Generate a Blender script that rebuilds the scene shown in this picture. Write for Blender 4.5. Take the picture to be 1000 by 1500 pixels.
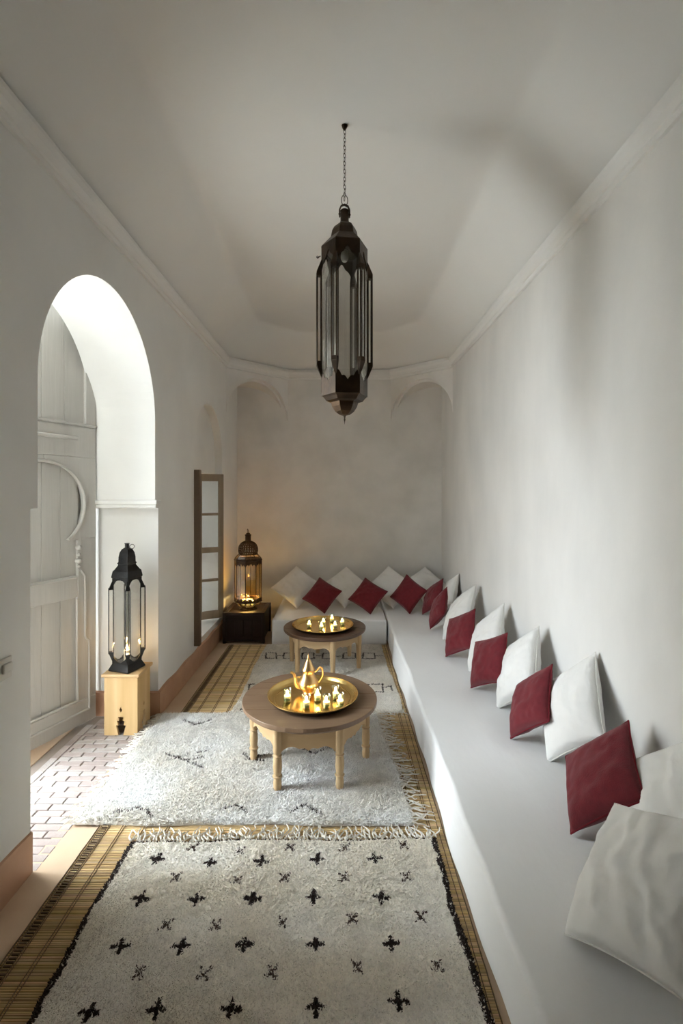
import bpy, bmesh, math, random
import numpy as np
from mathutils import Vector, Matrix

random.seed(7); np.random.seed(7)
for o in list(bpy.data.objects): bpy.data.objects.remove(o)
scene = bpy.context.scene
C = scene.collection
U = 1.7                       # camera height in metres; plan numbers below are in camera heights
PI = math.pi

# ------------------------------------------------------------------ camera
cam = bpy.data.cameras.new('camera'); camo = bpy.data.objects.new('camera', cam); C.objects.link(camo)
camo.location = (0, 0, U); camo.rotation_euler = (PI/2, 0, 0)
cam.sensor_fit = 'VERTICAL'; cam.sensor_height = 36; cam.sensor_width = 24
cam.lens = 706/1500*36
cam.shift_x = 0.002; cam.shift_y = -0.02
cam.clip_start = .02; cam.clip_end = 200
scene.camera = camo

# ------------------------------------------------------------------ world, light, exposure
world = bpy.data.worlds.new('world'); scene.world = world; world.use_nodes = True
bg = world.node_tree.nodes['Background']
bg.inputs[0].default_value = (0.84, 0.925, 1.0, 1); bg.inputs[1].default_value = 9.0
scene.view_settings.view_transform = 'Standard'; scene.view_settings.look = 'None'
scene.view_settings.gamma = 1; scene.view_settings.use_curve_mapping = False
scene.view_settings.exposure = 1.54

def portal(name, loc, rot, sx, sy):
    l = bpy.data.lights.new(name, 'AREA'); l.shape = 'RECTANGLE'; l.size = sx; l.size_y = sy
    l.cycles.is_portal = True
    o = bpy.data.objects.new(name, l); C.objects.link(o); o.location = loc; o.rotation_euler = rot
    return o
portal('doorway_portal', (-1.08*U, 1.72*U, .87*U), (0, -PI/2, 0), 1.74*U, .9*U)
portal('window_portal', (-1.085*U, 3.01*U, .63*U), (0, -PI/2, 0), .98*U, .64*U)

# ------------------------------------------------------------------ helpers
def V(x, d, z): return Vector((x*U, d*U, z*U))
def px(x, y, z):             # pixel + height (in U) -> plan point (in U)
    D = 706*(1-z)/(y-720); return ((x-497)/706*D, D)

def tag(o, label=None, cat=None, group=None, kind=None):
    if label: o['label'] = label
    if cat: o['category'] = cat
    if group: o['group'] = group
    if kind: o['kind'] = kind
    return o

def empty(name, loc, rz=0):
    o = bpy.data.objects.new(name, None); C.objects.link(o)
    o.location = loc; o.rotation_euler = (0, 0, rz); o.empty_display_size = .05
    return o

def copy_tree(o, parent=None):
    c = o.copy(); C.objects.link(c); c.parent = parent
    for ch in list(o.children): copy_tree(ch, c)
    return c

class MB:
    def __init__(s): s.v = []; s.f = []
    def add(s, vs, fs):
        b = len(s.v); s.v += [tuple(p) for p in vs]; s.f += [tuple(i+b for i in f) for f in fs]; return s
    def box(s, a, b):
        x0, y0, z0 = a; x1, y1, z1 = b
        return s.add([(x0,y0,z0),(x1,y0,z0),(x1,y1,z0),(x0,y1,z0),(x0,y0,z1),(x1,y0,z1),(x1,y1,z1),(x0,y1,z1)],
              [(0,3,2,1),(4,5,6,7),(0,1,5,4),(1,2,6,5),(2,3,7,6),(3,0,4,7)])
    def rbox(s, a, b, r, n=(2,2,2), seg=2, fn=None):
        a = np.array(a, float); b = np.array(b, float); lo = np.minimum(a, b); hi = np.maximum(a, b)
        r = min(r, .49*min(hi-lo))
        ax = []
        for k in range(3):
            e = [math.tan(PI/4*i/seg) for i in range(seg)]
            t = [lo[k]+r*(1-math.tan(PI/4*(seg-i)/seg)) for i in range(seg)]
            m = [lo[k]+r+(hi[k]-lo[k]-2*r)*i/n[k] for i in range(n[k]+1)]
            q = [hi[k]-r*(1-math.tan(PI/4*(i+1)/seg)) for i in range(seg)]
            ax.append(t+m+q)
        idx = {}; vs = []; fs = []
        def vid(i, j, k):
            key = (i, j, k)
            if key not in idx:
                p = np.array([ax[0][i], ax[1][j], ax[2][k]])
                c = np.clip(p, lo+r, hi-r); d = p-c; L = np.linalg.norm(d)
                if L > 1e-9: p = c+d/L*r
                if fn: p = fn(p)
                idx[key] = len(vs); vs.append(tuple(p))
            return idx[key]
        N = [len(q)-1 for q in ax]
        for i in range(N[0]):
            for j in range(N[1]):
                fs.append((vid(i,j,0), vid(i,j+1,0), vid(i+1,j+1,0), vid(i+1,j,0)))
                fs.append((vid(i,j,N[2]), vid(i+1,j,N[2]), vid(i+1,j+1,N[2]), vid(i,j+1,N[2])))
            for k in range(N[2]):
                fs.append((vid(i,0,k), vid(i+1,0,k), vid(i+1,0,k+1), vid(i,0,k+1)))
                fs.append((vid(i,N[1],k), vid(i,N[1],k+1), vid(i+1,N[1],k+1), vid(i+1,N[1],k)))
        for j in range(N[1]):
            for k in range(N[2]):
                fs.append((vid(0,j,k), vid(0,j,k+1), vid(0,j+1,k+1), vid(0,j+1,k)))
                fs.append((vid(N[0],j,k), vid(N[0],j+1,k), vid(N[0],j+1,k+1), vid(N[0],j,k+1)))
        return s.add(vs, fs)
    def lathe(s, prof, n=32, c=(0,0), rot=0, caps=True):
        vs = []; fs = []; m = len(prof)
        for r, z in prof:
            for i in range(n):
                t = 2*PI*i/n+rot; vs.append((c[0]+r*math.cos(t), c[1]+r*math.sin(t), z))
        for k in range(m-1):
            for i in range(n):
                j = (i+1) % n; fs.append((k*n+i, k*n+j, (k+1)*n+j, (k+1)*n+i))
        if caps:
            if prof[0][0] > 1e-5: fs.append(tuple(range(n-1, -1, -1)))
            if prof[-1][0] > 1e-5: fs.append(tuple((m-1)*n+i for i in range(n)))
        return s.add(vs, fs)
    def tube(s, path, r, n=8, closed=False, flat=1.0):
        P = [Vector(p) for p in path]; m = len(P); vs = []; fs = []
        R = r if hasattr(r, '__len__') else [r]*m
        up = None
        for k in range(m):
            if closed: t = P[(k+1) % m]-P[k-1]
            else: t = P[min(k+1, m-1)]-P[max(k-1, 0)]
            t.normalize()
            if up is None:
                up = Vector((0,0,1)) if abs(t.z) < .9 else Vector((1,0,0))
            a = up-t*up.dot(t); a.normalize(); up = a; b = t.cross(a)
            for i in range(n):
                q = 2*PI*i/n; vs.append(P[k]+R[k]*(a*math.cos(q)*flat+b*math.sin(q)))
        for k in range(m if closed else m-1):
            k2 = (k+1) % m
            for i in range(n):
                j = (i+1) % n; fs.append((k*n+i, k*n+j, k2*n+j, k2*n+i))
        if not closed:
            fs.append(tuple(range(n-1, -1, -1))); fs.append(tuple((m-1)*n+i for i in range(n)))
        return s.add(vs, fs)
    def plate(s, poly, O, A, B, t):     # polygon (u,v) in plane O + u*A + v*B, thickness t along the normal
        O = Vector(O); A = Vector(A); B = Vector(B); N = A.cross(B).normalized()*t
        n = len(poly)
        v0 = [O+A*u+B*w for u, w in poly]; v1 = [p+N for p in v0]
        fs = [tuple(range(n-1, -1, -1)), tuple(range(n, 2*n))]
        for i in range(n):
            j = (i+1) % n; fs.append((i, j, n+j, n+i))
        return s.add(v0+v1, fs)
    def torus(s, c, R, r, ax=(0,0,1), n=16, m=6, sx=1.0):
        ax = Vector(ax).normalized(); a = ax.orthogonal().normalized(); b = ax.cross(a)
        return s.tube([Vector(c)+a*math.cos(2*PI*i/n)*R*sx+b*math.sin(2*PI*i/n)*R for i in range(n)], r, m, True)
    def build(s, name, m, parent=None, smooth=False, loc=None, bevel=0, seg=2, recalc=True, angle=40):
        me = bpy.data.meshes.new(name); me.from_pydata(s.v, [], s.f); me.update()
        if recalc:
            bm = bmesh.new(); bm.from_mesh(me); bmesh.ops.recalc_face_normals(bm, faces=bm.faces); bm.to_mesh(me); bm.free()
        if smooth:
            me.polygons.foreach_set('use_smooth', [True]*len(me.polygons))
            try: me.set_sharp_from_angle(angle=math.radians(angle))
            except Exception: pass
        o = bpy.data.objects.new(name, me); C.objects.link(o); me.materials.append(m)
        if parent: o.parent = parent
        if loc is not None: o.location = loc
        if bevel:
            b = o.modifiers.new('bevel', 'BEVEL'); b.width = bevel; b.segments = seg; b.limit_method = 'ANGLE'
            b.harden_normals = False
        return o

def vnoise(w, h, cell, seed=0):     # smooth value noise on a w x h array, cell in samples
    rng = np.random.RandomState(seed)
    gx = int(w/cell)+3; gy = int(h/cell)+3; g = rng.rand(gy, gx)*2-1
    x = np.arange(w)/cell; y = np.arange(h)/cell
    xi = x.astype(int); yi = y.astype(int); fx = x-xi; fy = (y-yi)[:, None]
    fx = fx*fx*(3-2*fx); fy = fy*fy*(3-2*fy)
    a = g[yi][:, xi]; b = g[yi][:, xi+1]; c = g[yi+1][:, xi]; d = g[yi+1][:, xi+1]
    return (a*(1-fx)+b*fx)*(1-fy)+(c*(1-fx)+d*fx)*fy

# ------------------------------------------------------------------ materials
def mat(name, col, rough=.7, metal=0, var=None, scale=6, stretch=(1,1,1), bump=0, bscale=40, bstretch=None, detail=4,
        spec=.5, attr=None, trans=0, ior=1.45, sheen=0, coat=0, ramp=(.3,.7), bdist=.01):
    m = bpy.data.materials.new(name); m.use_nodes = True; nt = m.node_tree; N = nt.nodes; L = nt.links
    b = N['Principled BSDF']; b.inputs['Base Color'].default_value = (*col, 1)
    b.inputs['Roughness'].default_value = rough; b.inputs['Metallic'].default_value = metal
    b.inputs['Specular IOR Level'].default_value = spec; b.inputs['IOR'].default_value = ior
    b.inputs['Transmission Weight'].default_value = trans
    if sheen: b.inputs['Sheen Weight'].default_value = sheen
    if coat: b.inputs['Coat Weight'].default_value = coat; b.inputs['Coat Roughness'].default_value = .2
    tc = N.new('ShaderNodeTexCoord')
    def noise(sc, st, det):
        mp = N.new('ShaderNodeMapping'); mp.inputs['Scale'].default_value = st
        L.new(tc.outputs['Object'], mp.inputs[0])
        n = N.new('ShaderNodeTexNoise'); n.inputs['Scale'].default_value = sc; n.inputs['Detail'].default_value = det
        L.new(mp.outputs[0], n.inputs['Vector']); return n
    src = None
    if attr:
        a = N.new('ShaderNodeAttribute'); a.attribute_name = attr; src = a.outputs['Color']
    if var:
        n = noise(scale, stretch, detail)
        r = N.new('ShaderNodeMapRange'); r.inputs[1].default_value = ramp[0]; r.inputs[2].default_value = ramp[1]
        L.new(n.outputs[0], r.inputs[0])
        mx = N.new('ShaderNodeMix'); mx.data_type = 'RGBA'
        L.new(r.outputs[0], mx.inputs[0])
        if src:
            mx.blend_type = 'MULTIPLY'; L.new(src, mx.inputs[6]); mx.inputs[7].default_value = (*var, 1)
        else:
            mx.inputs[6].default_value = (*col, 1); mx.inputs[7].default_value = (*var, 1)
        src = mx.outputs[2]
    if src: L.new(src, b.inputs['Base Color'])
    if bump:
        n = noise(bscale, bstretch or stretch, 5)
        bp = N.new('ShaderNodeBump'); bp.inputs['Strength'].default_value = bump; bp.inputs['Distance'].default_value = bdist
        L.new(n.outputs[0], bp.inputs['Height']); L.new(bp.outputs[0], b.inputs['Normal'])
    return m

def emit(name, col, s):
    m = bpy.data.materials.new(name); m.use_nodes = True; nt = m.node_tree; nt.nodes.clear()
    e = nt.nodes.new('ShaderNodeEmission'); e.inputs[0].default_value = (*col, 1); e.inputs[1].default_value = s
    o = nt.nodes.new('ShaderNodeOutputMaterial'); nt.links.new(e.outputs[0], o.inputs[0]); return m

def thin_glass(name, tint=(1,1,1), refl=.1):
    m = bpy.data.materials.new(name); m.use_nodes = True; nt = m.node_tree; N = nt.nodes; L = nt.links; N.clear()
    t = N.new('ShaderNodeBsdfTransparent'); t.inputs[0].default_value = (*tint, 1)
    g = N.new('ShaderNodeBsdfGlossy'); g.inputs['Roughness'].default_value = .03
    f = N.new('ShaderNodeFresnel')
    ge = N.new('ShaderNodeNewGeometry'); mr = N.new('ShaderNodeMapRange'); mr.inputs[3].default_value = 1.5; mr.inputs[4].default_value = 1/1.5
    L.new(ge.outputs['Backfacing'], mr.inputs[0]); L.new(mr.outputs[0], f.inputs[0])
    ad = N.new('ShaderNodeMath'); ad.operation = 'ADD'; ad.use_clamp = True; ad.inputs[1].default_value = refl
    L.new(f.outputs[0], ad.inputs[0])
    mx = N.new('ShaderNodeMixShader'); L.new(ad.outputs[0], mx.inputs[0]); L.new(t.outputs[0], mx.inputs[1]); L.new(g.outputs[0], mx.inputs[2])
    o = N.new('ShaderNodeOutputMaterial'); L.new(mx.outputs[0], o.inputs[0]); return m

M = {}
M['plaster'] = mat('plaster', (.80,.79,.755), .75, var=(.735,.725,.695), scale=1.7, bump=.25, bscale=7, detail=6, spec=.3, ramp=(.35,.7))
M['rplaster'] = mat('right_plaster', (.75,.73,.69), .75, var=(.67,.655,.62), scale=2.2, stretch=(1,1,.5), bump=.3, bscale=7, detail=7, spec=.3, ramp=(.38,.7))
M['ceiling'] = mat('ceiling_plaster', (.79,.78,.745), .8, var=(.75,.74,.71), scale=1.2, bump=.15, bscale=5, spec=.2)
M['farwall'] = mat('far_plaster', (.80,.775,.735), .72, var=(.70,.68,.64), scale=2.4, bump=.3, bscale=6, detail=7, spec=.3, ramp=(.4,.68))
M['tadelakt'] = mat('tadelakt', (.55,.33,.21), .4, var=(.44,.24,.15), scale=5, bump=.2, bscale=14, spec=.4)
M['floor'] = mat('floor_plaster', (.66,.50,.345), .45, var=(.59,.42,.28), scale=4, bump=.15, bscale=12)
M['brick'] = mat('bejmat_brick', (.43,.37,.34), .6, var=(.37,.30,.27), scale=9, bump=.3, bscale=60)
M['brick2'] = mat('bejmat_brick_pale', (.48,.445,.415), .6, var=(.42,.37,.34), scale=9, bump=.3, bscale=60)
M['mortar'] = mat('mortar', (.30,.25,.21), .9)
M['doorpaint'] = mat('door_paint', (.52,.50,.455), .55, var=(.45,.43,.39), scale=7, stretch=(1,1,.12), bump=.25, bscale=50, bstretch=(1,1,.06))
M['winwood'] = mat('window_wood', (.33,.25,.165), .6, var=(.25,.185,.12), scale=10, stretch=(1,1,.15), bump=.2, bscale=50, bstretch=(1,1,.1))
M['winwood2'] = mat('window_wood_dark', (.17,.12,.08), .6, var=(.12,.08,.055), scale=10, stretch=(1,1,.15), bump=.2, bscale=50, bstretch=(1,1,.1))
M['glass'] = thin_glass('pane_glass', (.96,.97,.97), .02)
M['lglass'] = thin_glass('lantern_glass', (.93,.93,.92), .03)
M['aglass'] = thin_glass('amber_lantern_glass', (.98,.86,.62), .03)
M['lglass2'] = thin_glass('lantern_post_glass', (.97,.97,.96), .05)
M['iron'] = mat('dark_iron', (.035,.028,.022), .42, .85, var=(.075,.05,.033), scale=14, bump=.15, bscale=70)
M['black'] = mat('blackened_metal', (.02,.02,.02), .3, .8, var=(.04,.038,.036), scale=14, bump=.1, bscale=60)
M['bronze'] = mat('aged_brass', (.075,.045,.025), .45, .9, var=(.045,.028,.017), scale=18, bump=.2, bscale=90)
M['linen'] = mat('white_linen', (.80,.785,.745), .85, var=(.74,.725,.685), scale=3, bump=.5, bscale=9, bstretch=(1,.4,1), spec=.2, sheen=.15, bdist=.03)
M['sofa'] = mat('white_cotton_cover', (.90,.895,.875), .85, var=(.86,.855,.835), scale=2, bump=.3, bscale=5, bstretch=(1,.4,1), spec=.2, sheen=.1, bdist=.03)
M['red'] = mat('crimson_cotton', (.16,.014,.020), .8, var=(.12,.010,.015), scale=30, bump=.3, bscale=220, spec=.25, sheen=.2)
M['redpipe'] = mat('crimson_piping', (.15,.011,.017), .8, spec=.2)
M['linenpipe'] = mat('linen_piping', (.70,.68,.63), .85, spec=.2)
M['wood'] = mat('pale_wood', (.60,.43,.235), .55, var=(.48,.31,.15), scale=5, stretch=(1,1,.12), bump=.15, bscale=30, bstretch=(1,1,.08))
M['woodh'] = mat('pale_wood_apron', (.60,.43,.235), .55, var=(.48,.31,.15), scale=5, stretch=(.3,.3,1.5), bump=.15, bscale=30, bstretch=(.2,.2,1))
M['top1'] = mat('tabletop_painted_sheen', (.25,.16,.095), .38, var=(.17,.10,.058), scale=6, stretch=(.15,1,1), bump=.15, bscale=30, bstretch=(.08,1,1))  # same dark wood as the other top, colour lightened to stand in for sheen
M['top2'] = mat('dark_tabletop', (.12,.065,.038), .32, var=(.08,.04,.024), scale=6, stretch=(.15,1,1), bump=.15, bscale=30, bstretch=(.08,1,1))
M['stool'] = mat('pine', (.73,.52,.27), .5, var=(.52,.32,.12), scale=9, stretch=(1,1,.06), bump=.1, bscale=30, bstretch=(1,1,.08))
M['stooltop'] = mat('pine_top', (.68,.48,.26), .45, var=(.53,.34,.16), scale=5, stretch=(1,.12,1), bump=.1, bscale=30, bstretch=(1,.1,1))
M['chest'] = mat('dark_stained_wood', (.018,.008,.006), .5, var=(.018,.008,.006), scale=6, stretch=(1,1,.2), bump=.2, bscale=30)
M['brass'] = mat('polished_brass', (.86,.62,.24), .22, 1, var=(.80,.56,.20), scale=20, bump=.04, bscale=50)
M['teapot'] = mat('teapot_brass', (.83,.56,.26), .3, 1, bump=.05, bscale=70)
M['trayunder'] = mat('tarnished_brass', (.05,.035,.018), .4, .8)
M['cup'] = thin_glass('cup_glass', (.92,.97,.94), .14)
M['wax'] = mat('green_wax', (.10,.22,.13), .5)
M['wax2'] = mat('ivory_wax', (.85,.78,.62), .5)
M['flame'] = emit('flame', (1, .62, .22), 60)
M['bulb'] = mat('frosted_bulb', (.6,.62,.55), .3)
M['rug'] = mat('wool_pile', (1,1,1), .95, attr='Col', spec=.1, var=(.93,.92,.90), scale=60, bump=.2, bscale=160, sheen=.1)
M['fringe'] = mat('wool_fringe', (.84,.80,.72), .95, var=(.6,.54,.44), scale=20, spec=.1)
M['reed'] = mat('reed', (1,1,1), .55, attr='Col', var=(.86,.80,.70), scale=25, stretch=(.2,1,1), bump=.2, bscale=50, bstretch=(.1,3,1), spec=.3)
M['cord'] = mat('mat_cord', (.13,.085,.048), .9)
M['switch'] = mat('switch_plastic', (.62,.60,.55), .4)
M['court'] = mat('courtyard_render', (.70,.68,.64), .9)

# ------------------------------------------------------------------ the shell
XW = .81
XO = -1.09
def structure(o, label, cat): return tag(o, label, cat, kind='structure')

# floor slab and the courtyard ground beyond the doorway
mb = MB(); mb.box(V(-.83, -1.0, -.06), V(.85, 3.9, 0))
floor = mb.build('floor', M['floor']); structure(floor, 'smooth terracotta-beige plaster floor beneath mat and rugs', 'floor')

def arch_profile(c, r, zs, n, pointed=0):
    out = []
    for i in range(n+1):
        t = PI-PI*i/n; out.append((c+r*math.cos(t), zs+r*math.sin(t)*(1+pointed*math.sin(t))))
    return out

# left wall: strips in depth with an arched doorway and an arched window recess
ZT = 2.0
AC, AR, AZ = 1.706, .412, 1.305
arc = arch_profile(AC, AR, AZ, 40, .03)
WC, WR, WZ = 3.01, .32, 1.225
warc = arch_profile(WC, WR, WZ, 24)
J0, J1, ZI = 1.264, 2.156, .955            # lower, wider part of the doorway
SILL = .144
mb = MB()
def strip(d0, d1, lo0, lo1, hi0=ZT, hi1=ZT):
    for X in (-XW, XO):
        mb.add([V(X, d0, lo0), V(X, d1, lo1), V(X, d1, hi1), V(X, d0, hi0)], [(0,1,2,3)])
def reveal(pts):            # list of (d,z): faces across the wall thickness
    for (a, b), (c, e) in zip(pts[:-1], pts[1:]):
        mb.add([V(-XW, a, b), V(-XW, c, e), V(XO, c, e), V(XO, a, b)], [(0,1,2,3)])
strip(-1.0, J0, 0, 0); strip(J0, AC-AR, ZI, ZI)
for (a, b), (c, e) in zip(arc[:-1], arc[1:]): strip(a, c, b, e)
strip(AC+AR, J1, ZI, ZI); strip(J1, WC-WR, 0, 0)
for (a, b), (c, e) in zip(warc[:-1], warc[1:]): strip(a, c, b, e)
for a in range(24): pass
strip(WC-WR, WC+WR, 0, 0, SILL, SILL); strip(WC+WR, 3.9, 0, 0)
reveal([(J0, -.02), (J0, ZI), (AC-AR, ZI), (AC-AR, AZ)]+arc+[(AC+AR, ZI), (J1, ZI), (J1, -.02)])
reveal([(WC-WR, SILL), (WC-WR, WZ)]+warc+[(WC+WR, SILL), (WC-WR, SILL)])
wl = mb.build('wall_left', M['plaster'], smooth=True, angle=30)
structure(wl, 'white plaster wall with round arched doorway and small arched window recess', 'wall')
# tympanum above the window
mb = MB(); mb.box(V(-XW-.05, WC-WR-.003, 1.12), V(XO+.004, WC+WR+.003, 1.60))
mb.build('tympanum', M['plaster'], wl)
# impost moulding of the doorway (far pier and near pier)
for d0, d1 in ((AC+AR-.012, J1+.012),):
    mb = MB()
    mb.box(V(-XW+.012, d0, ZI-.012), V(XO-.005, d1, ZI+.008)); mb.box(V(-XW+.006, d0+.006, ZI-.028), V(XO-.003, d1-.006, ZI-.011))
    mb.build('impost', M['plaster'], wl, bevel=.008)

# right, far and back walls
mb = MB(); mb.add([V(XW, -1.0, 0), V(XW, 3.86, 0), V(XW, 3.86, ZT), V(XW, -1.0, ZT)], [(0,1,2,3)])
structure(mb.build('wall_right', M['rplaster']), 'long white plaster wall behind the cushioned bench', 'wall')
mb = MB(); mb.add([V(-XW-.02, 3.82, 0), V(XW+.02, 3.82, 0), V(XW+.02, 3.82, ZT), V(-XW-.02, 3.82, ZT)], [(0,1,2,3)])
wf = structure(mb.build('wall_far', M['farwall']), 'mottled plaster end wall with corner squinch arches', 'wall')
mb = MB(); mb.add([V(-XW-.3, -1.0, -.02), V(XW+.02, -1.0, -.02), V(XW+.02, -1.0, 2.3), V(-XW-.3, -1.0, 2.3)], [(0,1,2,3)])
structure(mb.build('wall_back', M['plaster']), 'plain plaster wall closing the room', 'wall')

# squinch arches across the two far corners
for sgn in (-1, 1):
    P0 = Vector((sgn*.815, 3.44)); P1 = Vector((sgn*.405, 3.822)); dv = P1-P0; L = dv.length; dv /= L
    nrm = Vector((sgn*dv.y*sgn, 0)); nrm = Vector((dv.y, -dv.x)); 
    if nrm.dot(Vector((sgn*.8, 3.8))-P0) < 0: nrm = -nrm
    c, r, zs = L/2, L/2-.012, 1.58
    ar = arch_profile(c, r, zs, 28)
    def W(s, z, k=0): q = P0+dv*s+nrm*k; return V(q.x, q.y, z)
    mb = MB()
    rows = [(0, zs-.06, ar[0][0], zs-.06)]
    pts = [(ar[0][0], zs-.0)]+ar+[(ar[-1][0], zs)]
    full = [(-.002, zs-.05)]+ar+[(L+.002, zs-.05)]
    for (a, b), (e, f) in zip(full[:-1], full[1:]):
        mb.add([W(a, b), W(e, f), W(e, ZT), W(a, ZT)], [(0,1,2,3)])
        mb.add([W(a, b), W(e, f), W(e, f, .32), W(a, b, .32)], [(0,1,2,3)])
    # slightly proud archivolt band
    for (a, b), (e, f) in zip(ar[:-1], ar[1:]):
        def sc(s, z, g): return (c+(s-c)*g, zs+(z-zs)*g)
        q = [sc(a, b, .93), sc(e, f, .93), sc(e, f, 1.0), sc(a, b, 1.0)]
        mb.add([W(*q[0], .035), W(*q[1], .035), W(*q[2], .035), W(*q[3], .035)], [(0,1,2,3)])
        mb.add([W(*q[0], .035), W(*q[1], .035), W(*q[1], .3), W(*q[0], .3)], [(0,1,2,3)])
    mb.build('squinch_arch', M['farwall'], wf, smooth=True, angle=35)

# ceiling: flat panel with sloping sides over the half-octagon end
PER = [(-XW, -1.0), (-XW, 3.44), (-.405, 3.82), (.405, 3.82), (XW, 3.44), (XW, -1.0)]
def inset(o):
    pts = [Vector(p) for p in PER]; n = len(pts); out = []
    lines = []
    for a, b in zip(pts[:-1], pts[1:]):
        d = (b-a).normalized(); nn = Vector((d.y, -d.x)); lines.append((a+nn*o, d))
    out.append((lines[0][0].x, -1.0))
    for (a, d), (b, e) in zip(lines[:-1], lines[1:]):
        t = ((b-a).x*e.y-(b-a).y*e.x)/(d.x*e.y-d.y*e.x); q = a+d*t; out.append((q.x, q.y))
    out.append((lines[-1][0].x, -1.0)); return out
def sweep(mb, prof):
    rings = [[V(x, d, z) for x, d in inset(o)] for o, z in prof]
    for r0, r1 in zip(rings[:-1], rings[1:]):
        for i in range(len(r0)-1): mb.add([r0[i], r0[i+1], r1[i+1], r1[i]], [(0,1,2,3)])
    return rings
ZC = 2.18
mb = MB()
rings = sweep(mb, [(0, 1.95), (.01, 1.959), (.225, 2.1514), (.237, 2.162), (.248, 2.1705), (.259, 2.1762), (.271, 2.179), (.285, ZC), (.30, ZC)])
mb.add(rings[-1], [tuple(range(6))])
def weld(o):
    bm = bmesh.new(); bm.from_mesh(o.data); bmesh.ops.remove_doubles(bm, verts=bm.verts, dist=1e-4); bmesh.ops.recalc_face_normals(bm, faces=bm.faces); bm.to_mesh(o.data); bm.free()
    o.data.polygons.foreach_set('use_smooth', [True]*len(o.data.polygons)); return o
ceil = structure(weld(mb.build('ceiling', M['ceiling'])), 'pale plaster ceiling with sloping coved sides', 'ceiling')
mb = MB()
sweep(mb, [(0,1.885),(.010,1.887),(.012,1.903),(.018,1.905),(.030,1.918),(.036,1.935),(.036,1.947),(.028,1.949),(.028,1.957),(.016,1.959),(.010,1.972),(0,1.975)])
structure(mb.build('trim_1', M['ceiling'], smooth=True, angle=25), 'moulded plaster cornice running round the room', 'trim')

# baseboards: a tadelakt band
def band(name, pts, label, h=.110, t=.012):
    mb = MB(); n = 0
    for (a, b) in zip(pts[:-1], pts[1:]):
        a = Vector(a); b = Vector(b); d = (b-a); L = d.length; d.normalize(); nn = Vector((d.y, -d.x))*t
        k = max(2, int(L/.06)); 
        for i in range(k):
            p = a+d*L*i/k; q = a+d*L*(i+1)/k
            h0 = h+.004*math.sin(p.y*23+p.x*31); h1 = h+.004*math.sin(q.y*23+q.x*31)
            p2 = p+nn; q2 = q+nn
            mb.add([V(p2.x,p2.y,0),V(q2.x,q2.y,0),V(q2.x,q2.y,h1-.004),V(p2.x,p2.y,h0-.004),V(p.x,p.y,h0),V(q.x,q.y,h1)],
                   [(0,1,2,3),(3,2,5,4)])
    return structure(mb.build(name, M['tadelakt']), label, 'baseboard')
band('baseboard_left', [(-XW, -1.0), (-XW, J0+.0035)], 'rusty pink plaster skirting on the near wall by the doorway', t=.004)
band('baseboard_near_reveal', [(-XW+.004, J0), (XO, J0)], 'rusty pink plaster skirting in the near doorway reveal', t=-.0035)
band('baseboard_pier', [(XO, J1), (-XW+.012, J1)], 'pink plaster skirting at the foot of the doorway pier', t=.012)
band('baseboard_window', [(-XW, J1-.012), (-XW, 3.82)], 'rusty plaster skirting running below the window sill')

# ------------------------------------------------------------------ doorway threshold: bricks laid in courses
mb = MB(); mb.box(V(XO-.04, J0-.0, -.06), V(-.83, J1, -.006))
bed = mb.build('brick_bed', M['mortar'], floor)
mb = MB()
mb.box((-.5,-.5,-1), (.5,.5,0)); 
cell = .0305; bl = .089
bx0, bx1 = -1.052, -.797
meshes = {}
def brick(x0, x1, d0, d1, k):
    g = .0016
    w = (x1-x0-2*g)*U; h = (d1-d0-2*g)*U
    key = (round(w,3), round(h,3), k)
    if key not in meshes:
        b = MB(); e = .003
        b.add([(-w/2,-h/2,-.03),(w/2,-h/2,-.03),(w/2,h/2,-.03),(-w/2,h/2,-.03),
               (-w/2,-h/2,-e),(w/2,-h/2,-e),(w/2,h/2,-e),(-w/2,h/2,-e),
               (-w/2+e,-h/2+e,0),(w/2-e,-h/2+e,0),(w/2-e,h/2-e,0),(-w/2+e,h/2-e,0)],
              [(0,1,5,4),(1,2,6,5),(2,3,7,6),(3,0,4,7),(4,5,9,8),(5,6,10,9),(6,7,11,10),(7,4,8,11),(8,9,10,11)])
        o = b.build('brick', M['brick' if k else 'brick2'], floor); meshes[key] = o.data
    else:
        o = bpy.data.objects.new('brick', meshes[key]); C.objects.link(o); o.parent = floor
    o.location = ((x0+x1)/2*U, (d0+d1)/2*U, .002+random.uniform(-.0015,.0015)); o.rotation_euler = (random.uniform(-.006,.006), random.uniform(-.006,.006), random.uniform(-.008,.008))
d = J0+.004; row = 0
while d+cell < J1-.004:
    x = bx1; off = (row % 3)*bl/3
    edges = [bx1]; x = bx1-(bl-off if off else bl)
    while x > bx0+.012: edges.append(x); x -= bl
    edges.append(bx0)
    for a, b in zip(edges[:-1], edges[1:]): brick(b, a, d, d+cell, random.random() < .5)
    d += cell; row += 1
# border course laid lengthwise along the outer edge
d = J0+.004
while d+bl < J1: brick(bx0-cell-.002, bx0, d, d+bl, random.random() < .4); d += bl
# floor strip of plaster inside doorway is part of the floor slab (bx1 .. mat)
mb = MB(); mb.box(V(-14, -8, -.10), V(XO-.036, 12, -.03))
structure(mb.build('courtyard_ground', M['court']), 'pale courtyard paving outside the doorway', 'ground')
mb = MB(); mb.box(V(-7.0, 1.70, -.05), V(-1.38, 5.6, 2.2)); mb.box(V(-1.38, 3.5, -.05), V(XO-.002, 3.62, 2.2))  # unseen block, added to cut sky light reaching doorway and window
structure(mb.build('sky_blocker_block', M['court']), 'unseen pale block added outside to cut daylight at doorway and window', 'wall')

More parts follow.
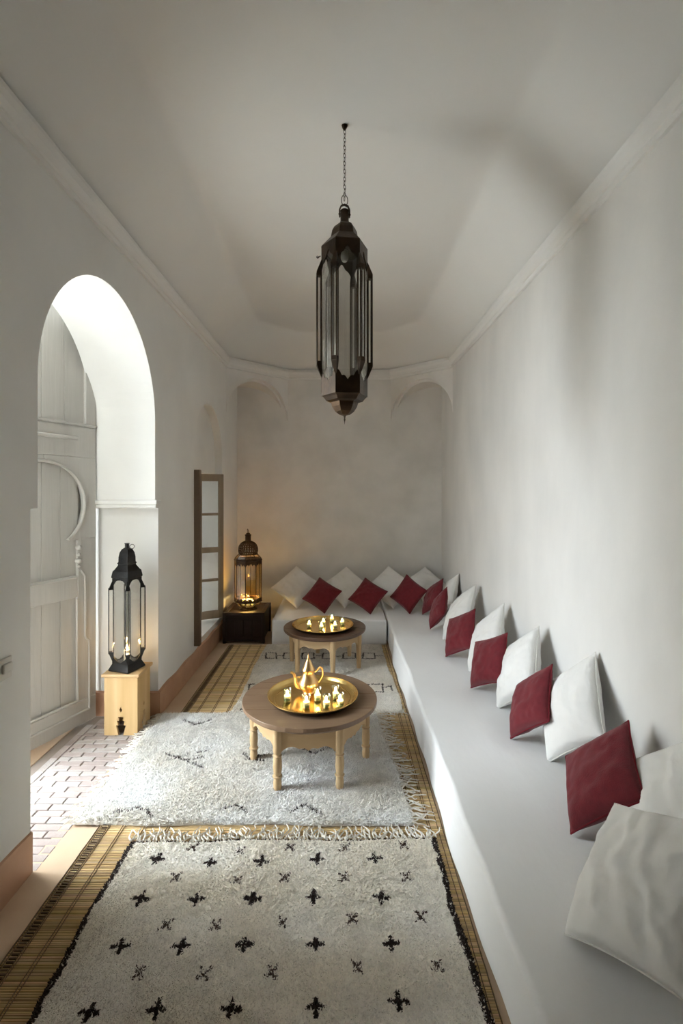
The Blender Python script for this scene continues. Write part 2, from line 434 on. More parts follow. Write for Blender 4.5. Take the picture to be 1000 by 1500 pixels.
mb = MB(); mb.box(V(-1.46, .1, 1.95), V(XO-.002, 2.5, 2.02))  # unseen slab, added to keep high sky light off the arch reveal
structure(mb.build('sky_blocker_slab', M['court']), 'unseen slab added above the doorway outside to block high sky', 'roof')
mb = MB(); mb.box(V(-1.42, 1.15, -.06), V(XO-.0365, 2.3, -.002))
structure(mb.build('floor_threshold', M['floor']), 'plain plaster threshold under the grey door leaf', 'floor')
# ------------------------------------------------------------------ door leaf, standing ajar outside the arch
dr = empty('door_1', V(-1.082, 2.07, 0)); structure(dr, 'grey painted panelled door leaf with horseshoe arch moulding, standing ajar', 'door')
S = Vector((-.3666, -.9304, 0)); Z = Vector((0,0,1)); NR = Vector((.9304, -.3666, 0))
def dplate(name, poly, out, th, bevel=.006, parent=dr, m='doorpaint'):
    # polygon in (s,z) in U units, front face at "out" metres, thickness th behind it
    b = MB(); b.plate([(s*U, z*U) for s, z in poly], NR*(out-th), S, Z, th)
    # plate extrudes along A x B ; make sure that is towards the room
    n = S.cross(Z)
    if n.dot(NR) < 0:
        b = MB(); b.plate([(s*U, z*U) for s, z in poly], NR*out, S, Z, th)
    return b.build(name, M[m], parent, bevel=bevel)
def rect(a, b, c, d): return [(a,c),(b,c),(b,d),(a,d)]
E0, E1 = -.045, .445
# planks of the panels (recessed)
k = 4
for (z0, z1) in ((.10, .57), (.63, 1.14), (1.27, 1.76)):
    for i in range(k):
        a = .035+(.365-.035)*i/k; b = .035+(.365-.035)*(i+1)/k
        if z0 > 1.2: a = .0+.40*i/k; b = .40*(i+1)/k
        dplate('panel_plank', rect(a+.0006, b-.0006, z0, z1), -.022, .02, .003)
dplate('backing', rect(E0, E1, .012, 1.76), -.045, .012, 0)
# stiles and rails
dplate('stile', rect(E0, .047, .115, .80), 0, .045); dplate('stile', rect(.353, E1, .115, .80), 0, .045)
dplate('bottom_rail', rect(E0, E1, .012, .115), 0, .045)
dplate('middle_rail', rect(.047, .353, .555, .647), 0, .044)
dplate('top_rail', rect(E0, E1, 1.145, 1.275), 0, .045)
dplate('upper_stile', rect(E0, .007, 1.275, 1.76), 0, .044); dplate('upper_stile', rect(.395, E1, 1.275, 1.76), 0, .044)
# horseshoe arch board
cs, cz, rr = .2, .945, .185
half = []
for i in range(25):
    t = math.radians(-55+145*i/24); half.append((cs-rr*math.cos(t), cz+rr*.95*math.sin(t)))
half = [(.047, .795)]+half
board = [(E0, .80)]+half+[(cs, 1.145), (E0, 1.145)]
dplate('arch_board', board, 0, .04, .004)
dplate('arch_board', [(2*cs-s, z) for s, z in board][::-1], 0, .04, .004)
def moulding(pts, r=.011, name='arch_moulding'):
    b = MB(); b.tube([S*s*U+Z*z*U+NR*.004 for s, z in pts], r, 8); return b.build(name, M['doorpaint'], dr, smooth=True)
full = half[1:]+[(2*cs-s, z) for s, z in half[::-1][1:-1]]
moulding(full)
# turned knots below the arch and stepped side mouldings
for mir in (0, 1):
    f = (lambda s: 2*cs-s) if mir else (lambda s: s)
    b = MB()
    for zc, r in ((.765,.02),(.735,.015),(.708,.022),(.685,.014)):
        q = S*f(.045)*U+Z*zc*U+NR*.004
        b.rbox(q+Vector((-r,-r,-r*.8)), q+Vector((r,r,r*.8)), r*.7)
    b.build('knot', M['doorpaint'], dr, smooth=True)
    moulding([(f(.038), .67), (f(.025), .655), (f(.013), .64), (f(.013), .385)], .009, 'side_moulding')
    moulding([(f(.013), .385), (f(.006), .372), (f(-.008), .36), (f(-.008), .07)], .009, 'side_moulding')
    moulding([(f(.052), .55), (f(.052), .30), (f(.047), .12)], .007, 'panel_moulding')
moulding([(-.008, .066), (.408, .066)], .009, 'bottom_moulding')
moulding([(.047, .122), (.353, .122)], .008, 'panel_moulding')
moulding([(.047, .64), (.353, .64)], .006, 'panel_moulding')
moulding([(E0, 1.283), (E1, 1.283)], .009, 'transom_moulding')
b = MB(); b.tube([S*.06*U+Z*1.222*U+NR*.02, S*.40*U+Z*1.222*U+NR*.02], .013, 10); b.build('rod', M['doorpaint'], dr, smooth=True)
# second leaf, out of view at the near side, angled to limit the daylight
d2 = empty('door_2', V(XO-.03, J0-.03, 0), math.radians(9)); structure(d2, 'unseen grey painted door leaf, angled open outside the arch to limit daylight', 'door')
b = MB(); b.rbox((-.47*U, -.045, .02), (0, 0, 1.74*U), .004); b.build('leaf', M['doorpaint'], d2)
for z0, z1 in ((.1, .55), (.65, 1.1), (1.28, 1.68)):
    for y0, y1 in ((-.053, -.044), (-.001, .008)):
        b = MB(); b.rbox((-.42*U, y0, z0*U), (-.05*U, y1, z1*U), .004); b.build('raised_panel', M['doorpaint'], d2)
# fixed jamb post next to the far reveal
b = MB(); b.rbox(V(-1.135, 2.158, 0), V(-1.092, 2.21, 1.78), .006)
structure(b.build('door_jamb', M['doorpaint']), 'grey painted door post beside the arch pier', 'door frame')

# ------------------------------------------------------------------ window casements
def casement(parent, O, A, w, z0, z1, m):
    """O plan point (U), A unit plan dir, w metres"""
    O = V(O[0], O[1], 0); A = Vector((A[0], A[1], 0)).normalized(); N = A.cross(Z)
    def bar(u0, u1, a, b, t, name):
        q = MB(); q.plate([(u0,a),(u1,a),(u1,b),(u0,b)], O-N*t/2, A, Z, t); return q.build(name, m, parent, bevel=.004)
    st = .055; H = z1-z0
    bar(0, st, z0, z1, .042, 'stile'); bar(w-st, w, z0, z1, .042, 'stile')
    bar(st, w-st, z0, z0+.085, .04, 'rail'); bar(st, w-st, z1-.08, z1, .04, 'rail')
    mid = z0+H*.475
    bar(st, w-st, mid-.03, mid+.03, .04, 'rail')
    m1 = (z0+.085+mid-.03)/2+.02; m2 = (mid+.03+z1-.08)/2
    for q in (m1, m2): bar(st, w-st, q-.014, q+.014, .034, 'muntin')
    bar(w/2-.012, w/2+.012, z0+.085, z1-.08, .03, 'muntin') 
    lv = [(z0+.085, m1), (m1, mid), (mid, m2), (m2, z1-.08)]
    for a, b in lv:
        for u0, u1 in ((st, w/2), (w/2, w-st)):
            q = MB(); q.plate([(u0,a),(u1,a),(u1,b),(u0,b)], O-N*.002, A, Z, .004); q.build('pane', M['glass'], parent)
w1 = empty('window_1', V(-.772, 3.205, SILL)); structure(w1, 'brown casement window leaf with four rows of panes, swung open beside the tall lantern', 'window')
w1.location = (0,0,0)
casement(w1, (-.775, 3.215), (-.88, -.46), .50, .163*U, 1.115*U, M['winwood'])
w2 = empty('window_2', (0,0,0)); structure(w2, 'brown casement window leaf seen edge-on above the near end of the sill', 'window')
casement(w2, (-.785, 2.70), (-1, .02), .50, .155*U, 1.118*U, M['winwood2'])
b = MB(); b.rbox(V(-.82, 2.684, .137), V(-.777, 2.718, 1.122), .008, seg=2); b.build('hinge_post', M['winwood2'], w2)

# light switch on the near wall
sw = empty('light_switch', V(-XW, 1.162, .575)); tag(sw, 'old white light switch on the plaster beside the doorway', 'switch')
b = MB(); b.rbox((0,-.05,-.05), (.010,.04,.04), .006, seg=2); b.build('plate', M['switch'], sw, smooth=True)
b = MB(); b.rbox((.008,-.025,-.02), (.022,.028,.018), .006, seg=2); b.build('rocker', M['switch'], sw, smooth=True)

# ------------------------------------------------------------------ reed mat
def colattr(me, cols):
    a = me.color_attributes.new('Col', 'FLOAT_COLOR', 'POINT')
    a.data.foreach_set('color', np.concatenate([cols, np.ones((len(cols),1))], 1).astype(np.float32).ravel())
matx0, matx1, matd0, matd1 = -.713, .307, .30, 3.13
mt = empty('reed_mat', V(-.19, 1.7, 0)); tag(mt, 'straw coloured woven reed mat with dark corded edge under the rugs', 'mat')
vs = []; fs = []; cols = []
step = .0085; y = matd0*U; segs = 6
while y < matd1*U:
    h = random.uniform(.006, .010); base = np.array([.74,.555,.32])*random.uniform(.8, 1.1)*np.array([1, random.uniform(.93,1.04), random.uniform(.8,1.05)])
    if random.random() < .025: base = base*.7
    wv = step*random.uniform(.8, 1.25)
    for s in range(segs+1):
        x = (matx0+(matx1-matx0)*s/segs)*U; jy = random.uniform(-.0008,.0008)
        b0 = len(vs)
        vs += [(x, y+jy, .0005), (x, y+jy+wv*.25, h*.85), (x, y+jy+wv*.6, h), (x, y+jy+wv, .0005)]
        c = base*random.uniform(.85, 1.1); cols += [c*.75, c, c, c*.75]
        if s:
            for k in range(3): fs.append((b0-4+k, b0+k, b0+k+1, b0-4+k+1))
    y += wv
me = bpy.data.meshes.new('reeds'); me.from_pydata([(a+.19*U, b-1.7*U, c) for a, b, c in vs], [], fs); me.update(); colattr(me, np.array(cols)); me.materials.append(M['reed'])
o = bpy.data.objects.new('reeds', me); C.objects.link(o); o.parent = mt; o['kind'] = 'stuff'
def mx(x, y, z): return (x*U+.19*U, y-1.7*U, z)
b = MB()
for xx, rr in ((-.7125,.0045),(-.706,.003),(-.6865,.003),(-.682,.003),(-.644,.0028),(-.637,.0028),(-.578,.0028),(-.571,.0028),(-.51,.0028),(-.503,.0028),
           (.214,.0026),(.221,.0026),(.262,.0026),(.269,.0026),(.290,.003),(.304,.004)):
    pts = []
    yy = matd0*U
    while yy < matd1*U: pts.append(mx(xx+random.uniform(-.0006,.0006), yy, .0095)); yy += .05
    b.tube(pts, rr*.62, 5)
o = b.build('cord', M['cord'], mt)
b = MB(); yy = matd0*U
while yy < matd1*U:
    b.box(mx(-.7035, yy, .006), mx(-.6885, yy+.006, .0115))
    yy += .0145
o = b.build('ladder_stitch', M['cord'], mt); o['kind'] = 'stuff'

# ------------------------------------------------------------------ rugs
def segd(P, a, b):
    a = np.array(a); b = np.array(b); ab = b-a; t = np.clip(((P-a)@ab)/(ab@ab), 0, 1)
    return np.linalg.norm(P-(a+t[:, None]*ab), axis=1)
def paint(P, base, strokes, seed, soft=.006):
    """P Nx2 plan points in metres; strokes: (a,b,width,color,density)"""
    rng = np.random.RandomState(seed); col = base.copy()
    for a, b, w, c, dens in strokes:
        lo = np.minimum(a, b)-w*2; hi = np.maximum(a, b)+w*2
        idx = np.where((P[:,0] > lo[0]) & (P[:,0] < hi[0]) & (P[:,1] > lo[1]) & (P[:,1] < hi[1]))[0]
        if not len(idx): continue
        dd = segd(P[idx], a, b)+rng.randn(len(idx))*w*.16
        hit = idx[(dd < w) & (rng.rand(len(idx)) < dens)]
        col[hit] = np.array(c)*(1+.3*rng.randn(len(hit), 1)).clip(.4, 1.8)
    return col

def rug(name, corners, label, base, strokes, thick, cellm, z0, tufts, tlen, seed, border=None, wob=.006, fringes=(), tw=.0044, wave=.004):
    """corners NL,NR,FR,FL in U plan coordinates"""
    c = np.array(corners)*U; W = np.linalg.norm(c[1]-c[0]); D = np.linalg.norm(c[3]-c[0])
    cen = c.mean(0); nx = int(W/cellm); ny = int(D/cellm)
    root = empty(name, (cen[0], cen[1], 0)); tag(root, label, 'rug')
    def plan(u, v):
        e = wob*np.sin(v*9+seed)*(1-np.abs(2*u-1)**2*0)
        e2 = wob*np.sin(u*11+seed*2)
        p = (c[0]*(1-u)[:,None]+c[1]*u[:,None])*(1-v)[:,None]+(c[3]*(1-u)[:,None]+c[2]*u[:,None])*v[:,None]
        p[:,0] += e+wob*.5*np.sin(v*23+seed*3); p[:,1] += e2+wob*.5*np.sin(u*27+seed); return p
    big = vnoise(400, 400, 60, seed); med = vnoise(400, 400, 12, seed+1); fine = vnoise(400, 400, 3, seed+2)
    def samp(n, u, v): return n[(v*399).astype(int).clip(0,399), (u*399).astype(int).clip(0,399)]
    def hgt(u, v):
        e = np.minimum(np.minimum(u*W, (1-u)*W), np.minimum(v*D, (1-v)*D)); f = np.clip(e/.02, 0, 1)**.5
        return z0+thick*f*(1+.16*samp(med,u,v))+wave*samp(big,u,v)*f+.0025*samp(fine,u,v)*f
    def color(P, u, v, sd):
        col = np.tile(np.array(base), (len(P),1))
        t = samp(big,u,v)*.5+.5
        tint = np.array([1.0,.95,.86]); g = (1-.16*t)[:,None]
        col = col*g*(tint*t[:,None]+(1-t[:,None]))
        col *= (1+.07*samp(med,u,v))[:,None]
        if border:
            du = np.minimum(u, 1-u)*W; dv = (1-v)*D
            rng = np.random.RandomState(sd+9)
            wv = border*(1+.35*samp(med,u,v))
            hit = ((du < wv) | (dv < wv*.55)) & (rng.rand(len(P)) < .95)
            col[hit] = np.array([.035,.024,.02])*(1+.3*rng.randn(hit.sum(),1)).clip(.5,1.6)
        return paint(P, col, strokes, sd)
    uu, vv = np.meshgrid(np.linspace(0,1,nx+1), np.linspace(0,1,ny+1)); u = uu.ravel(); v = vv.ravel()
    P = plan(u, v); z = hgt(u, v)
    top = np.column_stack([P-cen, z]); i = np.arange((nx+1)*(ny+1)).reshape(ny+1, nx+1)
    F = np.stack([i[:-1,:-1].ravel(), i[:-1,1:].ravel(), i[1:,1:].ravel(), i[1:,:-1].ravel()], 1)
    rim = np.concatenate([i[0,:], i[1:,-1], i[-1,-2::-1], i[-2:0:-1,0]])
    low = top[rim].copy(); low[:,2] = z0-.001; n0 = len(top)
    k = np.arange(len(rim)); k2 = (k+1) % len(rim)
    SF = np.stack([rim[k2], rim[k], n0+k, n0+k2], 1)
    me = bpy.data.meshes.new('weave'); me.from_pydata(np.vstack([top, low]).tolist(), [], np.vstack([F, SF]).tolist()); me.update()
    cl = color(P, u, v, seed); colattr(me, np.vstack([cl, cl[rim]*.8]))
    me.polygons.foreach_set('use_smooth', [True]*len(me.polygons)); me.materials.append(M['rug'])
    o = bpy.data.objects.new('weave', me); C.objects.link(o); o.parent = root
    if tufts:
        rng = np.random.RandomState(seed+5); u = rng.rand(tufts); v = rng.rand(tufts)
        P = plan(u, v); z = hgt(u, v)-.001; cl = color(P, u, v, seed+20)*(1+.06*rng.randn(tufts,1)).clip(.8,1.2)
        ang = rng.rand(tufts)*6.28; L = tlen*(.6+.8*rng.rand(tufts)); tilt = .65+.7*rng.rand(tufts)
        lean = rng.rand(tufts)*6.28
        B = np.column_stack([P-cen, z]); vv = []
        for q in range(3):
            a = ang+q*2.094; vv.append(B+np.column_stack([np.cos(a)*tw, np.sin(a)*tw, np.zeros(tufts)]))
        tip = B+np.column_stack([np.cos(lean)*L*np.sin(tilt), np.sin(lean)*L*np.sin(tilt), L*np.cos(tilt)])
        allv = np.stack(vv+[tip], 1).reshape(-1,3); b = np.arange(tufts)*4
        F = np.concatenate([np.stack([b, b+1, b+3],1), np.stack([b+1, b+2, b+3],1), np.stack([b+2, b, b+3],1)])
        me = bpy.data.meshes.new('pile'); me.from_pydata(allv.tolist(), [], F.tolist()); me.update()
        colattr(me, np.repeat(cl, 4, 0)); me.materials.append(M['rug'])
        o = bpy.data.objects.new('pile', me); C.objects.link(o); o.parent = root; o['kind'] = 'stuff'
    for (e0, e1, n, length, dirv) in fringes:      # edge in uv, strand count, length, outward dir
        b = MB(); rng = random.Random(seed+3); uu = np.array([e0[0]+(e1[0]-e0[0])*q/n for q in range(n+1)]); vv = np.array([e0[1]+(e1[1]-e0[1])*q/n for q in range(n+1)])
        PP = plan(uu, vv)-cen
        for q in range(n+1):
            d = Vector((dirv[0]+rng.uniform(-.6,.6)*(1 if dirv[0] == 0 else .3), dirv[1]+rng.uniform(-.6,.6)*(1 if dirv[1] == 0 else .3), 0)).normalized()
            side = Vector((-d.y, d.x, 0)); L = length*rng.uniform(.6, 1.15); ph = rng.uniform(0, 6.28); am = rng.uniform(.004,.014)
            p = Vector((PP[q][0], PP[q][1], 0))-d*.01; pts = []; rad = []
            for s in range(7):
                t = s/6; zz = z0+.012*(1-t)+.004+abs(.006*math.sin(ph+t*7))
                w = p+d*L*t+side*am*math.sin(ph+t*5.5); pts.append((w.x, w.y, max(zz, .012)))
                rad.append(.0045*(1-.35*t))
            b.tube(pts, rad, 4)
        o = b.build('fringe', M['fringe'], root, smooth=True, recalc=False); o['kind'] = 'stuff'
    return root

DK = (.028,.018,.016); MID = (.07,.045,.035)
def P2(x, y): q = px(x, y, .012); return np.array(q)*U
rows = [[(332,60),(430,70),(535,62),(650,62),(772,58)], [(258,85),(368,92),(475,92),(593,86),(712,86)], [(296,126),(425,131),(524,126),(648,125),(779,123)],
        [(223,170),(339,172),(456,171),(584,167),(726,167)], [(276,223),(380,225),(520,218),(665,212),(808,206)], [(180,269),(308,269),(439,267),(589,265),(747,264)],
        [(219,325),(356,325),(497,322),(676,314),(843,312)], [(115,408),(257,404),(411,404),(589,398),(762,386)]]
st = []; rr = random.Random(3)
def cross(c, kind):
    j = lambda s: rr.uniform(-s, s)
    if kind:
        a = .025; t = j(.15)
        for q in (0, PI/2):
            v = np.array([math.cos(t+q), math.sin(t+q)])*(a+j(.004)) * (1 if q else 1.05)
            st.append((c-v, c+v, .0088+j(.0015), DK, .97))
    else:
        a = .027; t = PI/4+j(.12)
        for q in (0, PI/2):
            v = np.array([math.cos(t+q)*.85, math.sin(t+q)])*(a+j(.004))
            st.append((c-v, c+v, .0066, MID, .66))
for i, r in enumerate(rows):
    for x, y in r: cross(P2(50+x/1.4286, 1200+y/1.4286), i % 2)
# the rows carry on towards and past the bottom of the frame
for d, kind in ((.835, 0), (.765, 1), (.70, 0)):
    for x in (-.47, -.29, -.10, .08, .23): cross(np.array([x+rr.uniform(-.02,.02), d+rr.uniform(-.008,.008)])*U, kind)
rug('wool_rug', [(-.582, .66), (.290, .66), (.274, 1.374), (-.592, 1.364)], 'cream wool rug with rows of dark crosses and a black border',
    (.95,.915,.845), st, .016, .006, .010, 90000, .009, 11, border=.026, fringes=[((0.0,1),(1,1),150,.10,(0,1))])

st = []
def line(pts, w=.007, dens=.8, c=DK):
    q = [P2(*p) for p in pts]
    for a, b in zip(q[:-1], q[1:]): st.append((a, b, w, c, dens))
line([(269,1057),(286,1064),(311,1057)]); line([(244,1108),(270,1117),(296,1128)]); line([(303,1103),(272,1110),(241,1118)], .006, .6)
line([(283,1110),(297,1112),(275,1118)], .005, .5)
line([(437,1096),(460,1107),(490,1095)], .008); line([(357,1108),(366,1116),(386,1110)], .010); line([(360,1117),(386,1118)], .009, .7)
line([(168,1195),(186,1192),(202,1187),(214,1191),(222,1200)], .008); line([(326,1190),(335,1187),(348,1184),(362,1194)], .007); line([(427,1192),(447,1183),(470,1197)], .008)
rug('shaggy_rug', [(-.795, 1.436), (.226, 1.432), (.165, 2.14), (-.785, 2.14)], 'white shaggy wool rug with sparse black zigzag marks beneath the table with the teapot',
    (.915,.915,.905), st, .020, .0065, .012, 80000, .017, 23, fringes=[((0,0.0),(0,1),95,.085,(-1,0)), ((1,0),(1,1),85,.12,(1,0))], tw=.0036, wave=.006)

st = []
def box3(x0, x1, y0, y1, w=.008):
    line([(x0,y0),(x1,y0),(x1+1,y1),(x0-1,y1),(x0,y0)], w, .9)
for x0, x1 in ((390,404),(416,430),(443,459),(473,489),(503,520),(532,548)): box3(x0, x1, 957, 965)
for a, b in ((404,416),(430,443),(459,473),(489,503),(520,532),(548,562),(384,390)): line([(a,961),(b,961)], .007, .9)
box3(539, 560, 1003, 1014); line([(560,1008),(572,1006),(574,1012)], .007, .9); line([(526,1008),(539,1008)], .007, .9)
for x0 in (365, 405, 470): box3(x0, x0+22, 1003, 1014)
line([(344,1044),(352,1048),(362,1043)], .010, .8); line([(352,1040),(360,1050)], .009, .7)
rug('patterned_rug', [(-.485, 2.165), (.292, 2.165), (.265, 3.122), (-.475, 3.122)], 'off-white wool rug with chain of black squares beneath the dark topped table',
    (.82,.79,.735), st, .012, .007, .010, 45000, .010, 37, fringes=[((0,0),(1,0),90,.07,(0,-1))], wave=.004)

# ------------------------------------------------------------------ benches
ZS = .162
def wrinkle(amp, seed):
    n1 = vnoise(300, 300, 30, seed); n2 = vnoise(300, 300, 9, seed+1)
    def f(p):
        i = int((p[0]*.31+p[1]*.17+5)*30) % 299; j = int((p[1]*.23+5)*22) % 299
        k = int((p[0]*.3+p[2]*.5+6)*40) % 299
        w = amp*(n1[j, i]+.4*n2[j, k])
        fl = max(0, 1-p[2]/(ZS*U))
        q = np.array(p, float)
        q[2] += w if p[2] > .2 else 0
        return q
    return f
def rsofa(p):
    q = np.array(p, float); z = p[2]
    if p[0] < .345*U:
        q[0] += (.004*math.sin(p[1]*5.1)+.004*math.sin(p[1]*13+z*9))-.012*max(0, 1-z/(ZS*U))*(1+.5*math.sin(p[1]*3.3))
    if z > .2: q[2] += .0035*math.sin(p[0]*9+p[1]*4.3)+.003*math.sin(p[1]*7.7-p[0]*5)
    return q
mb = MB(); mb.rbox(V(.318, -.55, 0.0), V(XW-.004, 3.80, ZS), .022, n=(14, 90, 5), seg=4, fn=rsofa)
s1 = mb.build('long_bench', M['sofa'], smooth=True, angle=60)
tag(s1, 'long low bench in white cotton cover along the right wall', 'bench')
def fsofa(p):
    q = np.array(p, float); z = p[2]
    if p[1] < 3.17*U: q[1] += .004*math.sin(p[0]*7.1)+.003*math.sin(p[0]*17+z*9)-.008*max(0, 1-z/(ZS*U))
    if z > .2: q[2] += .003*math.sin(p[0]*6+p[1]*5)
    return q
mb = MB(); mb.rbox(V(-.442, 3.145, 0.0), V(.308, 3.80, ZS), .02, n=(30, 20, 5), seg=4, fn=fsofa)
s2 = mb.build('end_bench', M['sofa'], smooth=True, angle=60)
tag(s2, 'short low bench in white cotton cover beneath the mottled end wall', 'bench')

# ------------------------------------------------------------------ cushions
def cushion_mesh(a, T, seed, n=26, pinch=.06, wr=.004, folds=None):
    rng = np.random.RandomState(seed); nz = vnoise(n+1, n+1, n/6, seed); nz2 = vnoise(n+1, n+1, n/14, seed+1)
    mb = MB(); g = np.linspace(-1, 1, n+1); idx = {}
    g = np.sign(g)*np.abs(g)**.9
    vs = []; fs = []
    sag = rng.uniform(-.1, .1)
    for side in (1, -1):
        for j, v in enumerate(g):
            for i, u in enumerate(g):
                edge = i in (0, n) or j in (0, n)
                if edge and side == -1: idx[(side,i,j)] = idx[(1,i,j)]; continue
                x = a/2*u*(1-pinch*(1-v*v)); y = a/2*v*(1-pinch*(1-u*u))
                b = max(0, (1-u*u)*(1-v*v))
                z = side*T/2*(b**.42)*(1+.12*nz[j,i])*(1-.15*v+sag*u)+wr*nz2[j,i]*min(1, b*3)
                # soft pulls running in from the corners
                z += .5*wr*math.sin(18*math.atan2(abs(v)+.01, abs(u)+.01))*min(1, b*2)*(abs(u)+abs(v))*.5
                if folds:
                    A_, k_, ph = folds; w_ = u*math.cos(ph)+v*math.sin(ph)+.16*nz[j,i]
                    t_ = -u*math.sin(ph)+v*math.cos(ph)
                    z += side*A_*math.sin(k_*w_+1.5*t_+seed)*(.55+.45*math.sin(2.1*w_+seed))*min(1, b*2.2)
                idx[(side,i,j)] = len(vs); vs.append((x, y, z))
    for side in (1, -1):
        for j in range(n):
            for i in range(n):
                q = (idx[(side,i,j)], idx[(side,i+1,j)], idx[(side,i+1,j+1)], idx[(side,i,j+1)])
                fs.append(q if side == 1 else q[::-1])
    mb.add(vs, fs)
    rim = [vs[idx[(1,i,0)]] for i in range(n)]+[vs[idx[(1,n,j)]] for j in range(n)]+[vs[idx[(1,i,n)]] for i in range(n,0,-1)]+[vs[idx[(1,0,j)]] for j in range(n,0,-1)]
    return mb, rim
def cushion(name, cat, label, group, c, u, v, a, T, seed, cloth, pipe, pr=.0035, n=26, folds=None):
    u = Vector(u).normalized(); v = Vector(v); v = (v-u*v.dot(u)).normalized(); w = u.cross(v)
    mtx = Matrix((u, v, w)).transposed().to_4x4(); mtx.translation = Vector(c)
    e = empty(name, (0,0,0)); e.matrix_world = mtx
    tag(e, label, cat, group)
    mb, rim = cushion_mesh(a, T, seed, n, folds=folds)
    mb.build('cover', M[cloth], e, smooth=True, angle=70)
    b = MB(); b.tube(rim, pr, 5, True); b.build('piping', M[pipe], e, smooth=True)
    return e
RG = 'crimson cushions on the benches'; WG = 'white cushions on the benches'
reds = [
 ((1.115,2.059,.487),(.497,-.514,.699),(.344,.857,.385),.375,'crimson cushion on the long bench, next to the pile of two white cushions'),
 ((1.10,2.762,.497),(.327,-.708,.626),(.362,.706,.609),.345,'crimson cushion on the long bench, second along from the pile of two white cushions'),
 ((1.065,3.436,.494),(.428,-.792,.436),(.255,.568,.782),.345,'crimson cushion on the long bench, third along from the pile of two white cushions'),
 ((1.03,4.107,.496),(.463,-.759,.457),(.226,.6,.767),.345,'crimson cushion on the long bench, fourth along from the pile of two white cushions'),
 ((1.02,4.963,.500),(.268,-.708,.653),(.256,.706,.661),.33,'crimson cushion on the long bench, seen almost edge-on, second along from the room corner'),
 ((1.07,5.535,.494),(.395,-.754,.525),(.288,.644,.709),.34,'crimson cushion on the long bench right in the room corner'),
 ((.812,5.69,.492),(.615,-.65,-.447),(.601,.019,.799),.335,'crimson cushion against the end wall, the one closest to the long bench'),
 ((.336,5.71,.468),(.751,-.538,-.382),(.621,.379,.686),.34,'crimson cushion against the end wall, middle one of three'),
 ((-.207,5.74,.468),(.797,-.456,-.397),(.591,.448,.671),.34,'crimson cushion against the end wall, the one closest to the dark chest'),
]
for i, (c, u, v, a, lab) in enumerate(reds): cushion('red_cushion', 'cushion', lab, RG, c, u, v, a, .13, 40+i, 'red', 'redpipe', .004)
def lean(bx, bd, tx, td, zt, a, twist=0):
    B = V(bx, bd, ZS+.008); T = V(tx, td, zt); up = (T-B).normalized()
    h = Vector((-up.y*0, 0, 0)); 
    if abs(tx-bx) > abs(td-bd): h = Vector((0,-1,0))
    else: h = Vector((1,0,0))
    h = (h-up*h.dot(up)).normalized()
    c = (B+T)/2
    t = PI/4+twist
    u = h*math.cos(t)+up*math.sin(t); v = -h*math.sin(t)+up*math.cos(t)
    return c, u, v
whites = [
 # bx, bd, tx, td, zt
 (lean(.655,1.50,.79,1.50,.485,0,.0), .45, 'large white cushion on the long bench behind the crimson cushion by the white pile'),
 (lean(.625,1.87,.76,1.87,.46,0,-.06), .44, 'large white cushion on the long bench, brightest lit, opposite the doorway'),
 (lean(.615,2.26,.765,2.26,.455,0,.05), .44, 'large white cushion on the long bench, half hidden by the third crimson cushion'),
 (lean(.60,2.74,.765,2.74,.45,0,0), .45, 'large white cushion on the long bench, tallest looking, hiding part of an edge-on crimson cushion'),
 (lean(.66,3.26,.785,3.24,.415,0,0), .42, 'white cushion tucked on the long bench beside the room corner'),
 (lean(.625,3.50,.672,3.775,.415,0,0), .44, 'white cushion against the end wall right in the corner behind crimson cushions'),
 (lean(.372,3.42,.385,3.68,.43,0,.05), .45, 'white cushion against the end wall, between the corner and the middle crimson cushion'),
 (lean(.045,3.43,.047,3.70,.425,0,-.04), .45, 'white cushion against the end wall, between two crimson cushions near the chest'),
 (lean(-.313,3.43,-.32,3.70,.425,0,.05), .46, 'white cushion against the end wall beside the dark chest and tall lantern'),
 (lean(.64,1.07,.79,1.05,.435,0,.12), .44, 'white cushion leaning on the right wall, under another white cushion'),
]
for i, ((c, u, v), a, lab) in enumerate(whites): cushion('white_cushion', 'cushion', lab, WG, c, u, v, a, .158, 60+i, 'linen', 'linenpipe', .003, 44, (.0042, 11+(i*3) % 5, .7*i))
cushion('white_cushion', 'cushion', 'big creased white cushion lying on top of another white cushion', WG, (.915,1.446,.525), (.25,-.86,.42), (.62,.50,.60), .45, .16, 90, 'linen', 'linenpipe', .003, 60, (.0065, 15, .25))

# ------------------------------------------------------------------ candles
def candle_light(name, parent, loc, w, r=.012, col=(1,.6,.25)):
    l = bpy.data.lights.new(name, 'POINT'); l.energy = w; l.color = col; l.shadow_soft_size = r
    o = bpy.data.objects.new(name, l); C.objects.link(o); o.parent = parent; o.location = loc
def flame_mesh(h=.026, r=.0055):
    return [(.0012,0),(r*.75,h*.18),(r,h*.35),(r*.7,h*.6),(r*.3,h*.85),(.0002,h)]

